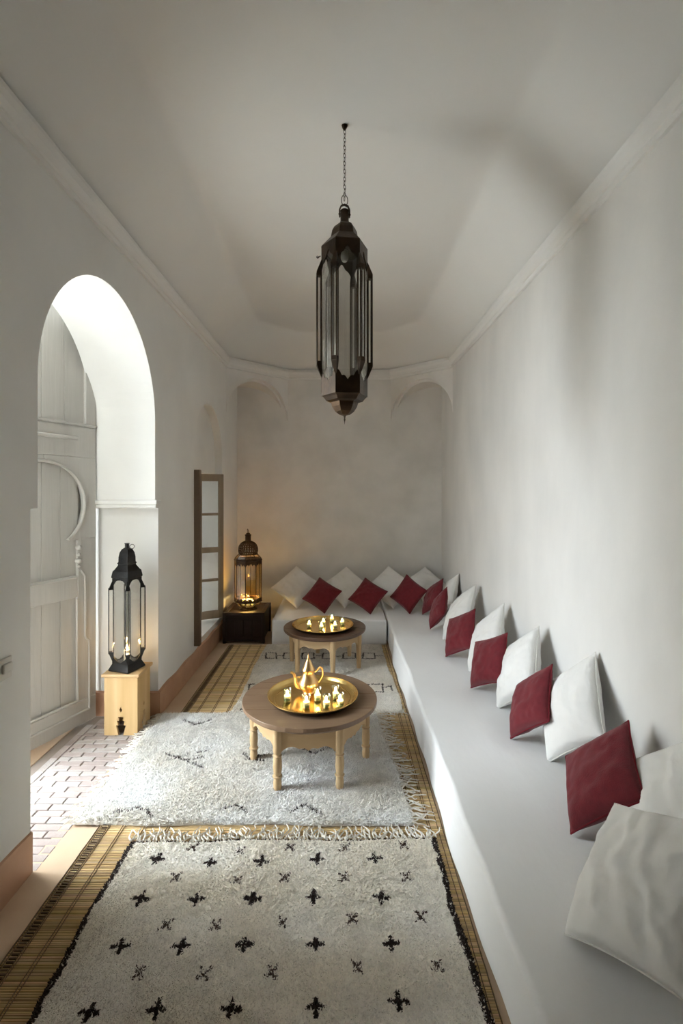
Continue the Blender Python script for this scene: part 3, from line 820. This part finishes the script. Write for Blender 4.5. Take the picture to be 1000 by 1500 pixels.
# ------------------------------------------------------------------ tables
def table(name, label, pos, rot, R, ht, s, topm, turned):
    t = empty(name, V(pos[0], pos[1], 0), rot); tag(t, label, 'table')
    R *= U; zt = ht*U; zb = .028; th = .024; s *= U
    # top planks cut from a disc
    edges = [-R, -R*.42, R*.08, R*.55, R]
    for a, b in zip(edges[:-1], edges[1:]):
        poly = []
        g = .0008
        ys = np.linspace(a+g, b-g, 14)
        right = [(math.sqrt(max(0, R*R-y*y)), y) for y in ys]; left = [(-x, y) for x, y in right[::-1]]
        poly = right+left
        if a == -R or b == R: poly = [p for i, p in enumerate(poly)]
        m = MB(); m.plate(poly, (0,0,zt-th), (1,0,0), (0,1,0), th); m.build('top_plank', M[topm], t, bevel=.003)
    # rim moulding under the top
    m = MB(); m.lathe([(R*.90, zt-th-.012),(R*.965, zt-th-.012),(R*.975, zt-th-.002),(R*.9, zt-th-.002)], 64); m.build('rim', M[topm], t, smooth=True)
    # hexagonal apron with scalloped boards
    ah = .150 if turned else .115
    ztop = zt-th-.004
    cor = [(s*math.cos(PI/3*i), s*math.sin(PI/3*i)) for i in range(6)]
    for i in range(6):
        p = Vector((*cor[i], 0)); q = Vector((*cor[(i+1) % 6], 0)); L = (q-p).length; A = (q-p)/L
        prof = []
        for k in range(41):
            x = k/40; 
            e = min(x, 1-x)
            if e < .10: z = 0
            else:
                y = (e-.10)/.40; z = .010+.016*math.sin(min(1, y*1.6)*PI)+.012*y
                if y > .86: z -= .016*(y-.86)/.14
            prof.append((x*L, ztop-ah+z))
        poly = prof+[(L, ztop), (0, ztop)]
        m = MB(); m.plate(poly, p, A, (0,0,1), -.02); m.build('apron', M['woodh'], t)
    for i in range(6):
        x, y = cor[i]; f = .965
        if turned:
            ztp = ztop-ah+.01; h = ztp-zb
            pr = [(.018,zb),(.022,zb+.008),(.0235,zb+.04),(.0205,zb+.064),(.019,zb+.068),(.027,zb+.073),(.0275,zb+.080),(.020,zb+.085),(.0235,zb+.105),(.0255,zb+.13),(.023,zb+h*.80),(.0195,zb+h*.83),(.026,zb+h*.86),(.019,zb+h*.89),(.024,zb+h*.94),(.025,ztp),(.025,ztop-.002)]
            m = MB(); m.lathe(pr, 18, (x*f, y*f)); m.build('leg', M['wood'], t, smooth=True, angle=50)
        else:
            m = MB(); m.lathe([(.020,zb-.004),(.021,zb+.02),(.028,zt*.7),(.028,ztop-.002)], 8, (x*f, y*f), rot=PI/8); m.build('leg', M['wood'], t, bevel=.002)
    return t
t1 = table('round_table', 'round low table with plank top coloured paler for sheen, turned legs and a brass teapot tray', (-.108, 1.772), math.radians(2), .245, .247, .213, 'top1', True)
t2 = table('round_table', 'round low table with dark top and plain straight legs near the end bench', (-.084, 2.75), math.radians(-16), .233, .232, .207, 'top2', False)

def tray(label, pos, z, R):
    t = empty('brass_tray', V(pos[0], pos[1], z)); tag(t, label, 'tray')
    R *= U
    m = MB(); m.lathe([(0,.003),(R*.55,.003),(R*.82,.003),(R*.835,.006),(R*.85,.004),(R*.88,.005),(R*.90,.012),(R*.93,.014),(R*.95,.022),(R*.985,.034),(R,.037),(R*1.004,.035)], 72, caps=False)
    m.build('dish', M['brass'], t, smooth=True, angle=60)
    m = MB(); m.lathe([(0,.0005),(R*.86,.0005),(R*.93,.010),(R*.99,.031),(R*1.004,.0345)], 72, caps=False); m.build('underside', M['trayunder'], t, smooth=True)
    m = MB(); m.torus((0,0,.036), R, .0028, n=72); m.build('rolled_rim', M['brass'], t, smooth=True)
    return t
TZ1 = .247+.0005; TZ2 = .232+.0005
tray('big round brass tray holding teapot and candle glasses', (-.0965, 1.752), TZ1, .163)
tray('round brass tray of candle glasses on the dark topped table', (-.094, 2.722), TZ2, .171)

# teapot
tp = px(451.5, 1015, TZ1+.003)
tpo = empty('teapot', V(tp[0], tp[1], TZ1+.0035/U+.001), math.radians(180)); tag(tpo, 'tall brass teapot with pointed lid and curved spout', 'teapot')
m = MB(); m.lathe([(.032,0),(.036,.004),(.031,.010),(.040,.018),(.058,.036),(.065,.056),(.062,.074),(.050,.096),(.040,.112),(.036,.128),(.037,.142),(.040,.146)], 36); m.build('body', M['teapot'], tpo, smooth=True, angle=60)
m = MB(); m.lathe([(.041,.146),(.043,.149),(.040,.155),(.030,.172),(.022,.19),(.014,.207),(.007,.219)], 32); lid = m.build('lid', M['teapot'], tpo, smooth=True, angle=60)
m = MB(); m.lathe([(.006,.217),(.009,.222),(.005,.228),(.0065,.233),(.003,.24),(.0004,.252)], 14); m.build('finial', M['teapot'], lid, smooth=True)
m = MB(); m.tube([(.045,0,.040),(.068,0,.046),(.080,0,.066),(.084,0,.094),(.090,0,.118),(.102,0,.130),(.113,0,.130)], [.021,.018,.014,.0105,.009,.0085,.008], 12); m.build('spout', M['teapot'], tpo, smooth=True)
m = MB(); m.tube([(-.040,0,.132),(-.055,0,.143),(-.064,0,.158),(-.074,0,.165),(-.086,0,.158),(-.091,0,.138),(-.089,0,.112),(-.080,0,.088),(-.068,0,.072),(-.058,0,.066)], [.005,.0055,.0055,.006,.006,.006,.006,.0055,.005,.0045], 10); m.build('handle', M['teapot'], tpo, smooth=True)

# candle glasses
def votive(loc):
    g = empty('candle_glass', loc)
    m = MB(); m.lathe([(0,.002),(.022,.002),(.0235,.006),(.026,.074),(.0275,.076),(.026,.077),(.0245,.074),(.022,.010),(0,.009)], 20, caps=False); m.build('cup', M['cup'], g, smooth=True, angle=50)
    m = MB(); m.lathe([(.0,.0095),(.0195,.0095),(.0203,.024),(.0,.024)], 20, caps=False); m.build('base', M['wax'], g, smooth=True, angle=50)
    m = MB(); m.lathe([(.0,.0242),(.0203,.0242),(.0208,.036),(.018,.038),(.0,.0365)], 20, caps=False); m.build('candle', M['wax2'], g, smooth=True, angle=50)
    m = MB(); m.lathe(flame_mesh(.03, .0068), 10, (0,0)); o = m.build('flame', M['flame'], g, smooth=True, loc=(0,0,.038))
    candle_light('candle_light', g, (0,0,.052), .18, .008)
    return g
v0 = votive((0,0,0)); first = True
L1 = 'small lit candle glass in the close cluster on the teapot tray'; L2 = 'small lit candle glass on the brass tray of the dark topped table'
for (pxs, tz, lab, grp) in (([(420.8,1029),(448.5,1038),(465,1027.5),(477.8,1038),(491.7,1024.5),(498,1036)], TZ1, L1, 'candle glasses on the teapot tray'),
                        ([(452.5,920.5),(473.5,917),(470.5,923.5),(486,912),(490.5,922),(501,917)], TZ2, L2, 'candle glasses on the dark table tray')):
    for k_, (x, y) in enumerate(pxs):
        lb = lab
        if lab == L1 and k_ == 0: lb = 'small lit candle glass standing alone below the teapot spout'
        if lab == L1 and k_ == 2: lb = 'small lit candle glass right against the round belly of the teapot'
        q = px(x, y-1.5, tz+.003)
        g = v0 if first else copy_tree(v0); first = False
        g.location = V(q[0], q[1], tz)+Vector((0,0,.0036)); tag(g, lb, 'candle', grp)

# ------------------------------------------------------------------ stool and lantern
sx0, sx1, sd0, sd1, sh = -.962, -.826, 1.972, 2.103, .252
so = empty('wooden_stool', V((sx0+sx1)/2, (sd0+sd1)/2, .002)); tag(so, 'square pine stool with stepped cut-out at its foot, standing on the bricks', 'stool')
w = (sx1-sx0)*U/2; dd = (sd1-sd0)*U/2; h = sh*U-.022
def sideboard(L, hh):
    # outline with a stepped keyhole cut from the lower edge
    hw = L/2; st = [(.016,0),(.034,.070),(.018,.070),(.027,.103),(.012,.103),(.020,.128),(0,.128)]
    right = [(hw,0)]; 
    poly = [(-hw,0)]+[(-x, z) for x, z in st[:-1]]+[(x, z) for x, z in st[:-1][::-1]]+[(hw,0),(hw,hh),(-hw,hh)]
    return poly
def board_with_diamond(O, A, L, th, name):
    m = MB(); poly = sideboard(L, h)
    # split the board at mid height so that the diamond is an open hole
    zc, ry, rx = .178, .020, .010
    low = [p for p in poly if p[1] < h-.001]
    hw = L/2
    polyA = low+[(hw, zc), (rx, zc), (0, zc-ry), (-rx, zc), (-hw, zc)]
    polyB = [(-hw, zc), (-rx, zc), (0, zc+ry), (rx, zc), (hw, zc), (hw, h), (-hw, h)]
    m.plate(polyA, O, A, (0,0,1), th); m.plate(polyB, O, A, (0,0,1), th)
    return m.build(name, M['stool'], so)
board_with_diamond((0,-dd,0), (1,0,0), 2*w, -.018, 'front_board')
board_with_diamond((0,dd,0), (-1,0,0), 2*w, -.018, 'back_board')
board_with_diamond((w,0,0), (0,1,0), 2*dd-.037, -.018, 'side_board')
board_with_diamond((-w,0,0), (0,-1,0), 2*dd-.037, -.018, 'side_board')
m = MB(); m.rbox((-w-.016,-dd-.016,h), (w+.016,dd+.016,h+.022), .006); m.build('top', M['stooltop'], so)

def sqlantern(loc, rot, label):
    t = empty('table_lantern', loc, rot); tag(t, label, 'lantern')
    r = .104   # corner radius of the posts
    R4 = PI/4
    def sq(prof, name, m='black', parent=t, bevel=.0015):
        b = MB(); b.lathe(prof, 4, rot=0); return b.build(name, M[m], parent, bevel=bevel)
    sq([(.118,0),(.122,.006),(.122,.012),(.096,.052),(.090,.058),(.0,.060)], 'base')
    # scalloped lower and upper collars: four plates each
    for i in range(4):
        a = PI/2*i; b2 = a+PI/2; p = Vector((math.cos(a)*.095, math.sin(a)*.095, 0)); q = Vector((math.cos(b2)*.095, math.sin(b2)*.095, 0)); L = (q-p).length; A = (q-p)/L
        n = 16; low = [(L*k/n, .062+.052*abs(2*k/n-1)**1.6) for k in range(n+1)]
        m = MB(); m.plate([(0,.054),(L,.054)]+low[::-1], p, A, (0,0,1), .003); m.build('lower_collar', M['black'], t)
        up = [(L*k/n, .648-.055*abs(2*k/n-1)**1.4-.006*math.cos(4*PI*k/n)) for k in range(n+1)]
        m = MB(); m.plate(up+[(L,.662),(0,.662)], p, A, (0,0,1), .003); m.build('upper_collar', M['black'], t)
        m = MB(); m.plate([(0,.06),(L,.06),(L,.655),(0,.655)], p*.97, A*.97, (0,0,1), .002); m.build('pane', M['lglass'], t)
        # corner post
        c = Vector((math.cos(a)*r, math.sin(a)*r, 0)); po = MB(); rr = .021
        for k in range(4):
            e = a+PI/4+PI/2*k; po.tube([c+Vector((math.cos(e)*rr, math.sin(e)*rr, .125)), c+Vector((math.cos(e)*rr, math.sin(e)*rr, .585))], .0034, 6)
        def cap(z0, z1, flip):
            vs = [(c+Vector((math.cos(a+PI/4+PI/2*k)*rr*1.15, math.sin(a+PI/4+PI/2*k)*rr*1.15, z0))) for k in range(4)]
            ci = Vector((math.cos(a)*(r-.014), math.sin(a)*(r-.014), 0))
            vs += [(ci+Vector((math.cos(a+PI/4+PI/2*k)*.006, math.sin(a+PI/4+PI/2*k)*.006, z1))) for k in range(4)]
            po.add(vs, [(0,1,2,3),(4,5,6,7)]+[(k,(k+1)%4,4+(k+1)%4,4+k) for k in range(4)])
        cap(.135, .062, 0); cap(.575, .640, 1)
        ps = po.build('post', M['black'], t)
        g = MB(); g.lathe([(rr*.92,.132),(rr*.92,.578)], 4, (c.x, c.y), rot=a+PI/4, caps=False); g.build('post_glass', M['lglass2'], ps)
    sq([(.102,.655),(.104,.662),(.098,.690),(.094,.704),(.084,.712),(.066,.735),(.060,.744),(.060,.752)], 'roof')
    b = MB(); b.lathe([(.062,.750),(.066,.756),(.062,.762),(.058,.765),(.057,.800),(.050,.832),(.036,.856),(.018,.866),(.016,.868)], 4, rot=0); b.build('dome', M['black'], t, bevel=.002)
    b = MB(); b.lathe([(.015,.865),(.015,.892),(.018,.894),(.018,.899)], 12); b.build('neck', M['black'], t, smooth=True)
    b = MB(); b.torus((.016,.032,.874), .016, .0022, (1,-.4,.3), 14); b.build('ring', M['black'], t, smooth=True)
    m = MB(); m.lathe([(.022,.060),(.022,.130),(.018,.134),(.0,.132)], 16); cd = m.build('candle', M['wax2'], t, smooth=True, angle=40)
    m = MB(); m.lathe(flame_mesh(.036, .008), 10); m.build('flame', M['flame'], cd, loc=(0,0,.138), smooth=True)
    candle_light('candle_light', t, (0,0,.165), .35)
    return t
sqlantern(V(-.894, 2.030, sh)+Vector((0,0,.004)), math.radians(-64), 'slim black square lantern with glass corner posts on the pine stool')

# ------------------------------------------------------------------ chest and tall lantern in the far corner
cx0, cx1, cd0, cd1, chh = -.768, -.492, 3.165, 3.468, .203
co = empty('wooden_chest', V((cx0+cx1)/2, (cd0+cd1)/2, 0)); tag(co, 'dark stained wooden chest in the corner beside the end bench', 'chest')
w = (cx1-cx0)*U/2; dd = (cd1-cd0)*U/2; h = chh*U
m = MB(); m.rbox((-w+.015,-dd+.015,.03), (w-.015,dd-.015,h-.035), .004); m.build('body', M['chest'], co)
for i in range(4):
    a = -w+.035+(2*w-.07)*i/4; b2 = -w+.035+(2*w-.07)*(i+1)/4
    m = MB(); m.rbox((a+.002,-dd+.006,.07), (b2-.002,-dd+.016,h-.08), .003); m.build('front_plank', M['chest'], co)
for sx in (-1, 1):
    for sy in (-1, 1):
        m = MB(); x = sx*(w-.018); y = sy*(dd-.018); m.rbox((x-.018,y-.018,0), (x+.018,y+.018,h-.03), .004); m.build('post', M['chest'], co)
for sy in (-1, 1):
    m = MB(); m.rbox((-w+.036, sy*(dd-.012)-.010, .025), (w-.036, sy*(dd-.012)+.010, .075), .004); m.build('rail', M['chest'], co)
m = MB(); m.rbox((-w+.01,-dd+.01,h-.036), (w-.01,dd-.01,h-.016), .003); m.build('top', M['chest'], co)
for (a, b2) in (((-w,-dd),(w,-dd+.05)), ((-w,dd-.05),(w,dd)), ((-w,-dd+.05),(-w+.05,dd-.05)), ((w-.05,-dd+.05),(w,dd-.05))):
    m = MB(); m.rbox((*a, h-.034), (*b2, h), .005); m.build('top_frame', M['chest'], co)

def octlantern(loc, rot, label):
    t = empty('floor_lantern', loc, rot); tag(t, label, 'lantern')
    n = 8; R = .158
    def ng(prof, name, m='bronze', parent=t, bevel=.0015, caps=True):
        b = MB(); b.lathe(prof, n, rot=0, caps=caps); return b.build(name, M[m], parent, bevel=bevel)
    ng([(.105,0),(.110,.006),(.104,.014),(.086,.022),(.080,.034)], 'foot')
    ng([(.080,.032),(.100,.040),(.128,.058),(.146,.080)], 'bowl', 'aglass', caps=False)
    for i in range(n):
        a = 2*PI*i/n; c, s_ = math.cos(a), math.sin(a)
        b = MB(); b.tube([(c*q, s_*q, z) for q, z in ((.081,.032),(.101,.041),(.129,.059),(.147,.081),(R,.094))], .0035, 6); b.build('bowl_rib', M['bronze'], t, smooth=True)
        b = MB(); b.tube([(c*R, s_*R, .09), (c*R, s_*R, .575)], .0042, 6); b.build('rib', M['bronze'], t, smooth=True)
        a2 = a+2*PI/n; p = Vector((c*R, s_*R, 0)); q = Vector((math.cos(a2)*R, math.sin(a2)*R, 0)); L = (q-p).length; A = (q-p)/L
        m = MB(); m.plate([(0,.115),(L,.115),(L,.56),(0,.56)], p*.985, A*.985, (0,0,1), .002); m.build('pane', M['aglass'], t)
        # scalloped head plate
        sc = []
        for k in range(25):
            x = k/24; sc.append((x*L, .502+.026*abs(math.sin(x*PI*3))*(.6+.4*math.sin(x*PI))+.014*math.sin(x*PI)))
        m = MB(); m.plate(sc+[(L,.575),(0,.575)], p, A, (0,0,1), .003); m.build('head_plate', M['bronze'], t)
        sc = [(k/16*L, .118+.010*abs(math.sin(k/16*PI*3))) for k in range(17)]
        m = MB(); m.plate([(0,.096),(L,.096)]+sc[::-1], p, A, (0,0,1), .003); m.build('foot_plate', M['bronze'], t)
    for z, r in ((.094,R+.003),(.130,R+.001),(.575,R+.004)):
        b = MB(); P = [(math.cos(2*PI*i/n)*r, math.sin(2*PI*i/n)*r, z) for i in range(n)]
        for i in range(n): b.tube([P[i], P[(i+1) % n]], .0052, 6)
        b.build('band', M['bronze'], t)
    ng([(R+.004,.575),(R+.006,.582),(R-.004,.594)], 'cornice', caps=False)
    for i in range(n):
        a = 2*PI*i/n; c, s_ = math.cos(a), math.sin(a)
        b = MB(); b.tube([(c*(R-.003), s_*(R-.003), .592), (c*.112, s_*.112, .638)], .004, 6); b.build('roof_rib', M['bronze'], t)
    ng([(R-.006,.593),(.112,.637)], 'roof_glass', 'aglass', caps=False)
    ng([(.112,.634),(.118,.640),(.112,.648),(.108,.652)], 'roof_band', caps=False)
    # pierced dome made of ribs and rings
    dome = [(.104,.652),(.110,.672),(.110,.700),(.104,.728),(.092,.752),(.072,.772),(.045,.786),(.034,.790)]
    for i in range(24):
        a = 2*PI*i/24; c, s_ = math.cos(a), math.sin(a)
        b = MB(); b.tube([(c*q, s_*q, z) for q, z in dome], .0065, 5); b.build('dome_rib', M['bronze'], t)
    for q, z in dome[1:-1]:
        b = MB(); b.torus((0,0,z), q, .005, n=32); b.build('dome_ring', M['bronze'], t, smooth=True)
    b = MB(); b.lathe([(.036,.786),(.034,.79),(.033,.85),(.036,.856),(.040,.860),(.036,.868),(.022,.874),(.024,.882),(.018,.886)], 16); b.build('neck', M['bronze'], t, smooth=True, angle=40)
    b = MB(); b.torus((.012,0,.908), .026, .003, (0,1,.15), 18); b.build('ring', M['bronze'], t, smooth=True)
    return t
LX, LD = -.628, 3.315
ol = octlantern(V(LX, LD, chh)+Vector((0,0,-.0155)), math.radians(-90), 'tall glowing bronze lantern with glass panes and pierced dome on the dark chest')
k = 0
for x, y in ((-.07,-.05),(.02,-.085),(.08,-.02),(-.02,.04),(.05,.065),(-.085,.03)):
    g = copy_tree(v0); g.location = V(LX, LD, chh)+Vector((x*.72, y*.72, .024)); tag(g, 'small lit candle glass inside the tall bronze lantern', 'candle', 'candle glasses in the tall lantern')
    for ch in g.children:
        if ch.type == 'LIGHT': ch.data = ch.data.copy(); ch.data.energy = 2.4
        if ch.name.startswith('base'): ch.data = ch.data.copy(); ch.data.materials[0] = M['wax2']

# ------------------------------------------------------------------ hanging lantern
HD = (ZC-1)*706/537; PXM = HD*U/706
HX = (504.5-497)/706*HD
def hz(y): return (720-y)*PXM          # metres above camera height
def r_(p): return p*PXM
hl = empty('hanging_lantern', (HX*U, HD*U, U), math.radians(8)); tag(hl, 'long hexagonal iron and glass lantern hanging on chain from the ceiling', 'lantern')
n = 6
def hx(prof, name, m='iron', rot=0, bevel=.002, seg=6, smooth=False, parent=hl):
    b = MB(); b.lathe(prof, seg, rot=rot); return b.build(name, M[m], parent, bevel=bevel, smooth=smooth)
ztop = (ZC-1)*U
# ceiling hook and chain
b = MB(); b.lathe([(.010,ztop-.0),(.017,ztop-.004),(.013,ztop-.016),(.006,ztop-.028)][::-1], 10); b.build('ceiling_plate', M['iron'], hl, smooth=True)
zc = ztop-.028; zend = hz(294); i = 0
proto = None
while zc > zend:
    if proto is None:
        b = MB(); P = []
        for k in range(14):
            q = 2*PI*k/14; P.append((.0062*math.cos(q), 0, .0135*math.sin(q)))
        b.tube(P, .0016, 5, True); proto = b.build('chain_link', M['iron'], hl, smooth=True); o = proto
    else:
        o = proto.copy(); C.objects.link(o); o.parent = hl
    o.location = (random.uniform(-.001,.001), 0, zc-.011); o.rotation_euler = (0, random.uniform(-.08,.08), PI/2*(i % 2)+.3)
    zc -= .0215; i += 1
b = MB(); b.tube([(.022*math.cos(q)*.8, 0, hz(293.5)+.030*math.sin(q)) for q in [2*PI*k/18 for k in range(18)]], .0022, 6, True); b.build('top_ring', M['iron'], hl, smooth=True)
# neck with strap
b = MB(); b.lathe([(r_(7),hz(328)),(r_(6.2),hz(324)),(r_(6),hz(311)),(r_(6.5),hz(309)),(r_(5.5),hz(308))], 18); nk = b.build('neck', M['iron'], hl, smooth=True, angle=40)
b = MB(); b.tube([(-r_(7.2),0,hz(318)),(-r_(7.4),0,hz(308)),(-r_(5),0,hz(302)),(0,0,hz(300)),(r_(5),0,hz(302)),(r_(7.4),0,hz(308)),(r_(7.2),0,hz(318))], .010, 8, flat=.45); b.build('strap', M['iron'], nk, smooth=True)
b = MB(); b.tube([(-r_(9),0,hz(314)),(r_(9),0,hz(314))], .004, 6); b.build('strap_pin', M['iron'], nk)
hx([(r_(6.5),hz(328)),(r_(11),hz(329.5)),(r_(15.5),hz(333)),(r_(18.5),hz(338.5)),(r_(19.5),hz(344)),(r_(20.5),hz(348.5))][::-1], 'dome', smooth=False)
BR = 33.4                       # body corner radius in photo pixels at the lantern
hx([(r_(18.5),hz(346)),(r_(BR+1),hz(363)),(r_(BR+1),hz(366)),(r_(BR-.5),hz(367))][::-1], 'shoulder')
corn = [(r_(BR)*math.cos(PI/3*i), r_(BR)*math.sin(PI/3*i)) for i in range(6)]
for i in range(6):
    p = Vector((*corn[i], 0)); q = Vector((*corn[(i+1) % 6], 0)); L = (q-p).length; A = (q-p)/L
    K = 32
    up = []; lo = []
    for k in range(K+1):
        x = k/K; e = abs(2*x-1)
        # ogee point in the middle, hanging lower towards the corners, with lobes
        lobe = 3.0*abs(math.sin(x*PI*3))
        up.append((x*L, hz(377+22*e**1.3-lobe)))
        lo.append((x*L, hz(562-14*e**1.4+(-3.2*abs(math.sin(x*PI*4))))))
    m = MB(); m.plate(up+[(L,hz(365)),(0,hz(365))], p, A, (0,0,1), .003); m.build('upper_valance', M['iron'], hl)
    m = MB(); m.plate([(0,hz(581)),(L,hz(581))]+lo[::-1], p, A, (0,0,1), .003); m.build('lower_valance', M['iron'], hl)
    m = MB(); m.plate([(0,hz(575)),(L,hz(575)),(L,hz(370)),(0,hz(370))], p*.97, A*.97, (0,0,1), .002); m.build('pane', M['lglass'], hl)
    # corner post: four edge bars, arrow-shaped caps, glass
    a = PI/3*i; ce = Vector((math.cos(a), math.sin(a), 0)); ta = Vector((-math.sin(a), math.cos(a), 0)); c = ce*r_(37.4)
    hw = r_(3.7); hd = r_(3.0); po = MB()
    z0, z1 = hz(537), hz(401)
    for sa in (-1, 1):
        for sb in (-1, 1):
            w_ = c+ta*hw*sa+ce*hd*sb; po.tube([w_+Vector((0,0,z0)), w_+Vector((0,0,z1))], .0036, 6)
    def rect4(cc, a1, b1, z): return [cc+ta*a1*s1+ce*b1*s2+Vector((0,0,z)) for s1, s2 in ((-1,-1),(1,-1),(1,1),(-1,1))]
    for za, zb_, zi in ((hz(407), hz(401), hz(383)), (hz(531), hz(537), hz(554))):
        v1 = rect4(c, hw*1.18, hd*1.25, za); v2 = rect4(c, hw*1.18, hd*1.25, zb_); v3 = rect4(ce*r_(BR-.3), .006, .004, zi)
        po.add(v1+v2+v3, [(0,1,2,3)]+[(k,(k+1)%4,4+(k+1)%4,4+k) for k in range(4)]+[(4+k,4+(k+1)%4,8+(k+1)%4,8+k) for k in range(4)]+[(8,9,10,11)])
    ps = po.build('post', M['iron'], hl)
    g = MB(); v1 = rect4(c, hw*.95, hd*.95, z0+.01); v2 = rect4(c, hw*.95, hd*.95, z1-.01); g.add(v1+v2, [(k,(k+1)%4,4+(k+1)%4,4+k) for k in range(4)]); g.build('post_glass', M['lglass2'], ps)
hx([(r_(20),hz(590)),(r_(27),hz(588)),(r_(31),hz(583)),(r_(BR+.5),hz(580.5)),(r_(BR+.5),hz(576))], 'base', bevel=.001)
hx([(r_(2),hz(609)),(r_(8),hz(607.5)),(r_(14),hz(603)),(r_(18.5),hz(596)),(r_(20.5),hz(589.5))], 'bottom_bell', 'bronze', bevel=.001)
b = MB(); b.lathe([(.0006,hz(621.5)),(r_(.7),hz(617)),(r_(1.4),hz(615)),(r_(.9),hz(613)),(r_(1.6),hz(610)),(r_(3.4),hz(607))], 12); b.build('finial', M['iron'], hl, smooth=True)
b = MB(); b.lathe([(.0,hz(384)),(r_(3.5),hz(383)),(r_(5.6),hz(379)),(r_(5.8),hz(375)),(r_(4.4),hz(369)),(r_(3.4),hz(364)),(r_(3.4),hz(360))], 16); bb = b.build('bulb', M['bulb'], hl, smooth=True)
b = MB(); b.lathe([(r_(3.8),hz(364)),(r_(3.8),hz(352)),(r_(2),hz(346))], 14); b.build('lamp_socket', M['iron'], hl, smooth=True)
b = MB(); b.tube([(-r_(36),-.02,hz(380)),(-r_(40),-.02,hz(383)),(-r_(41.5),-.02,hz(382))], .003, 6); b.torus((-r_(40),-.02,hz(382)), .006, .0018, (0,1,0), 10, 5); b.build('door_catch', M['iron'], hl)
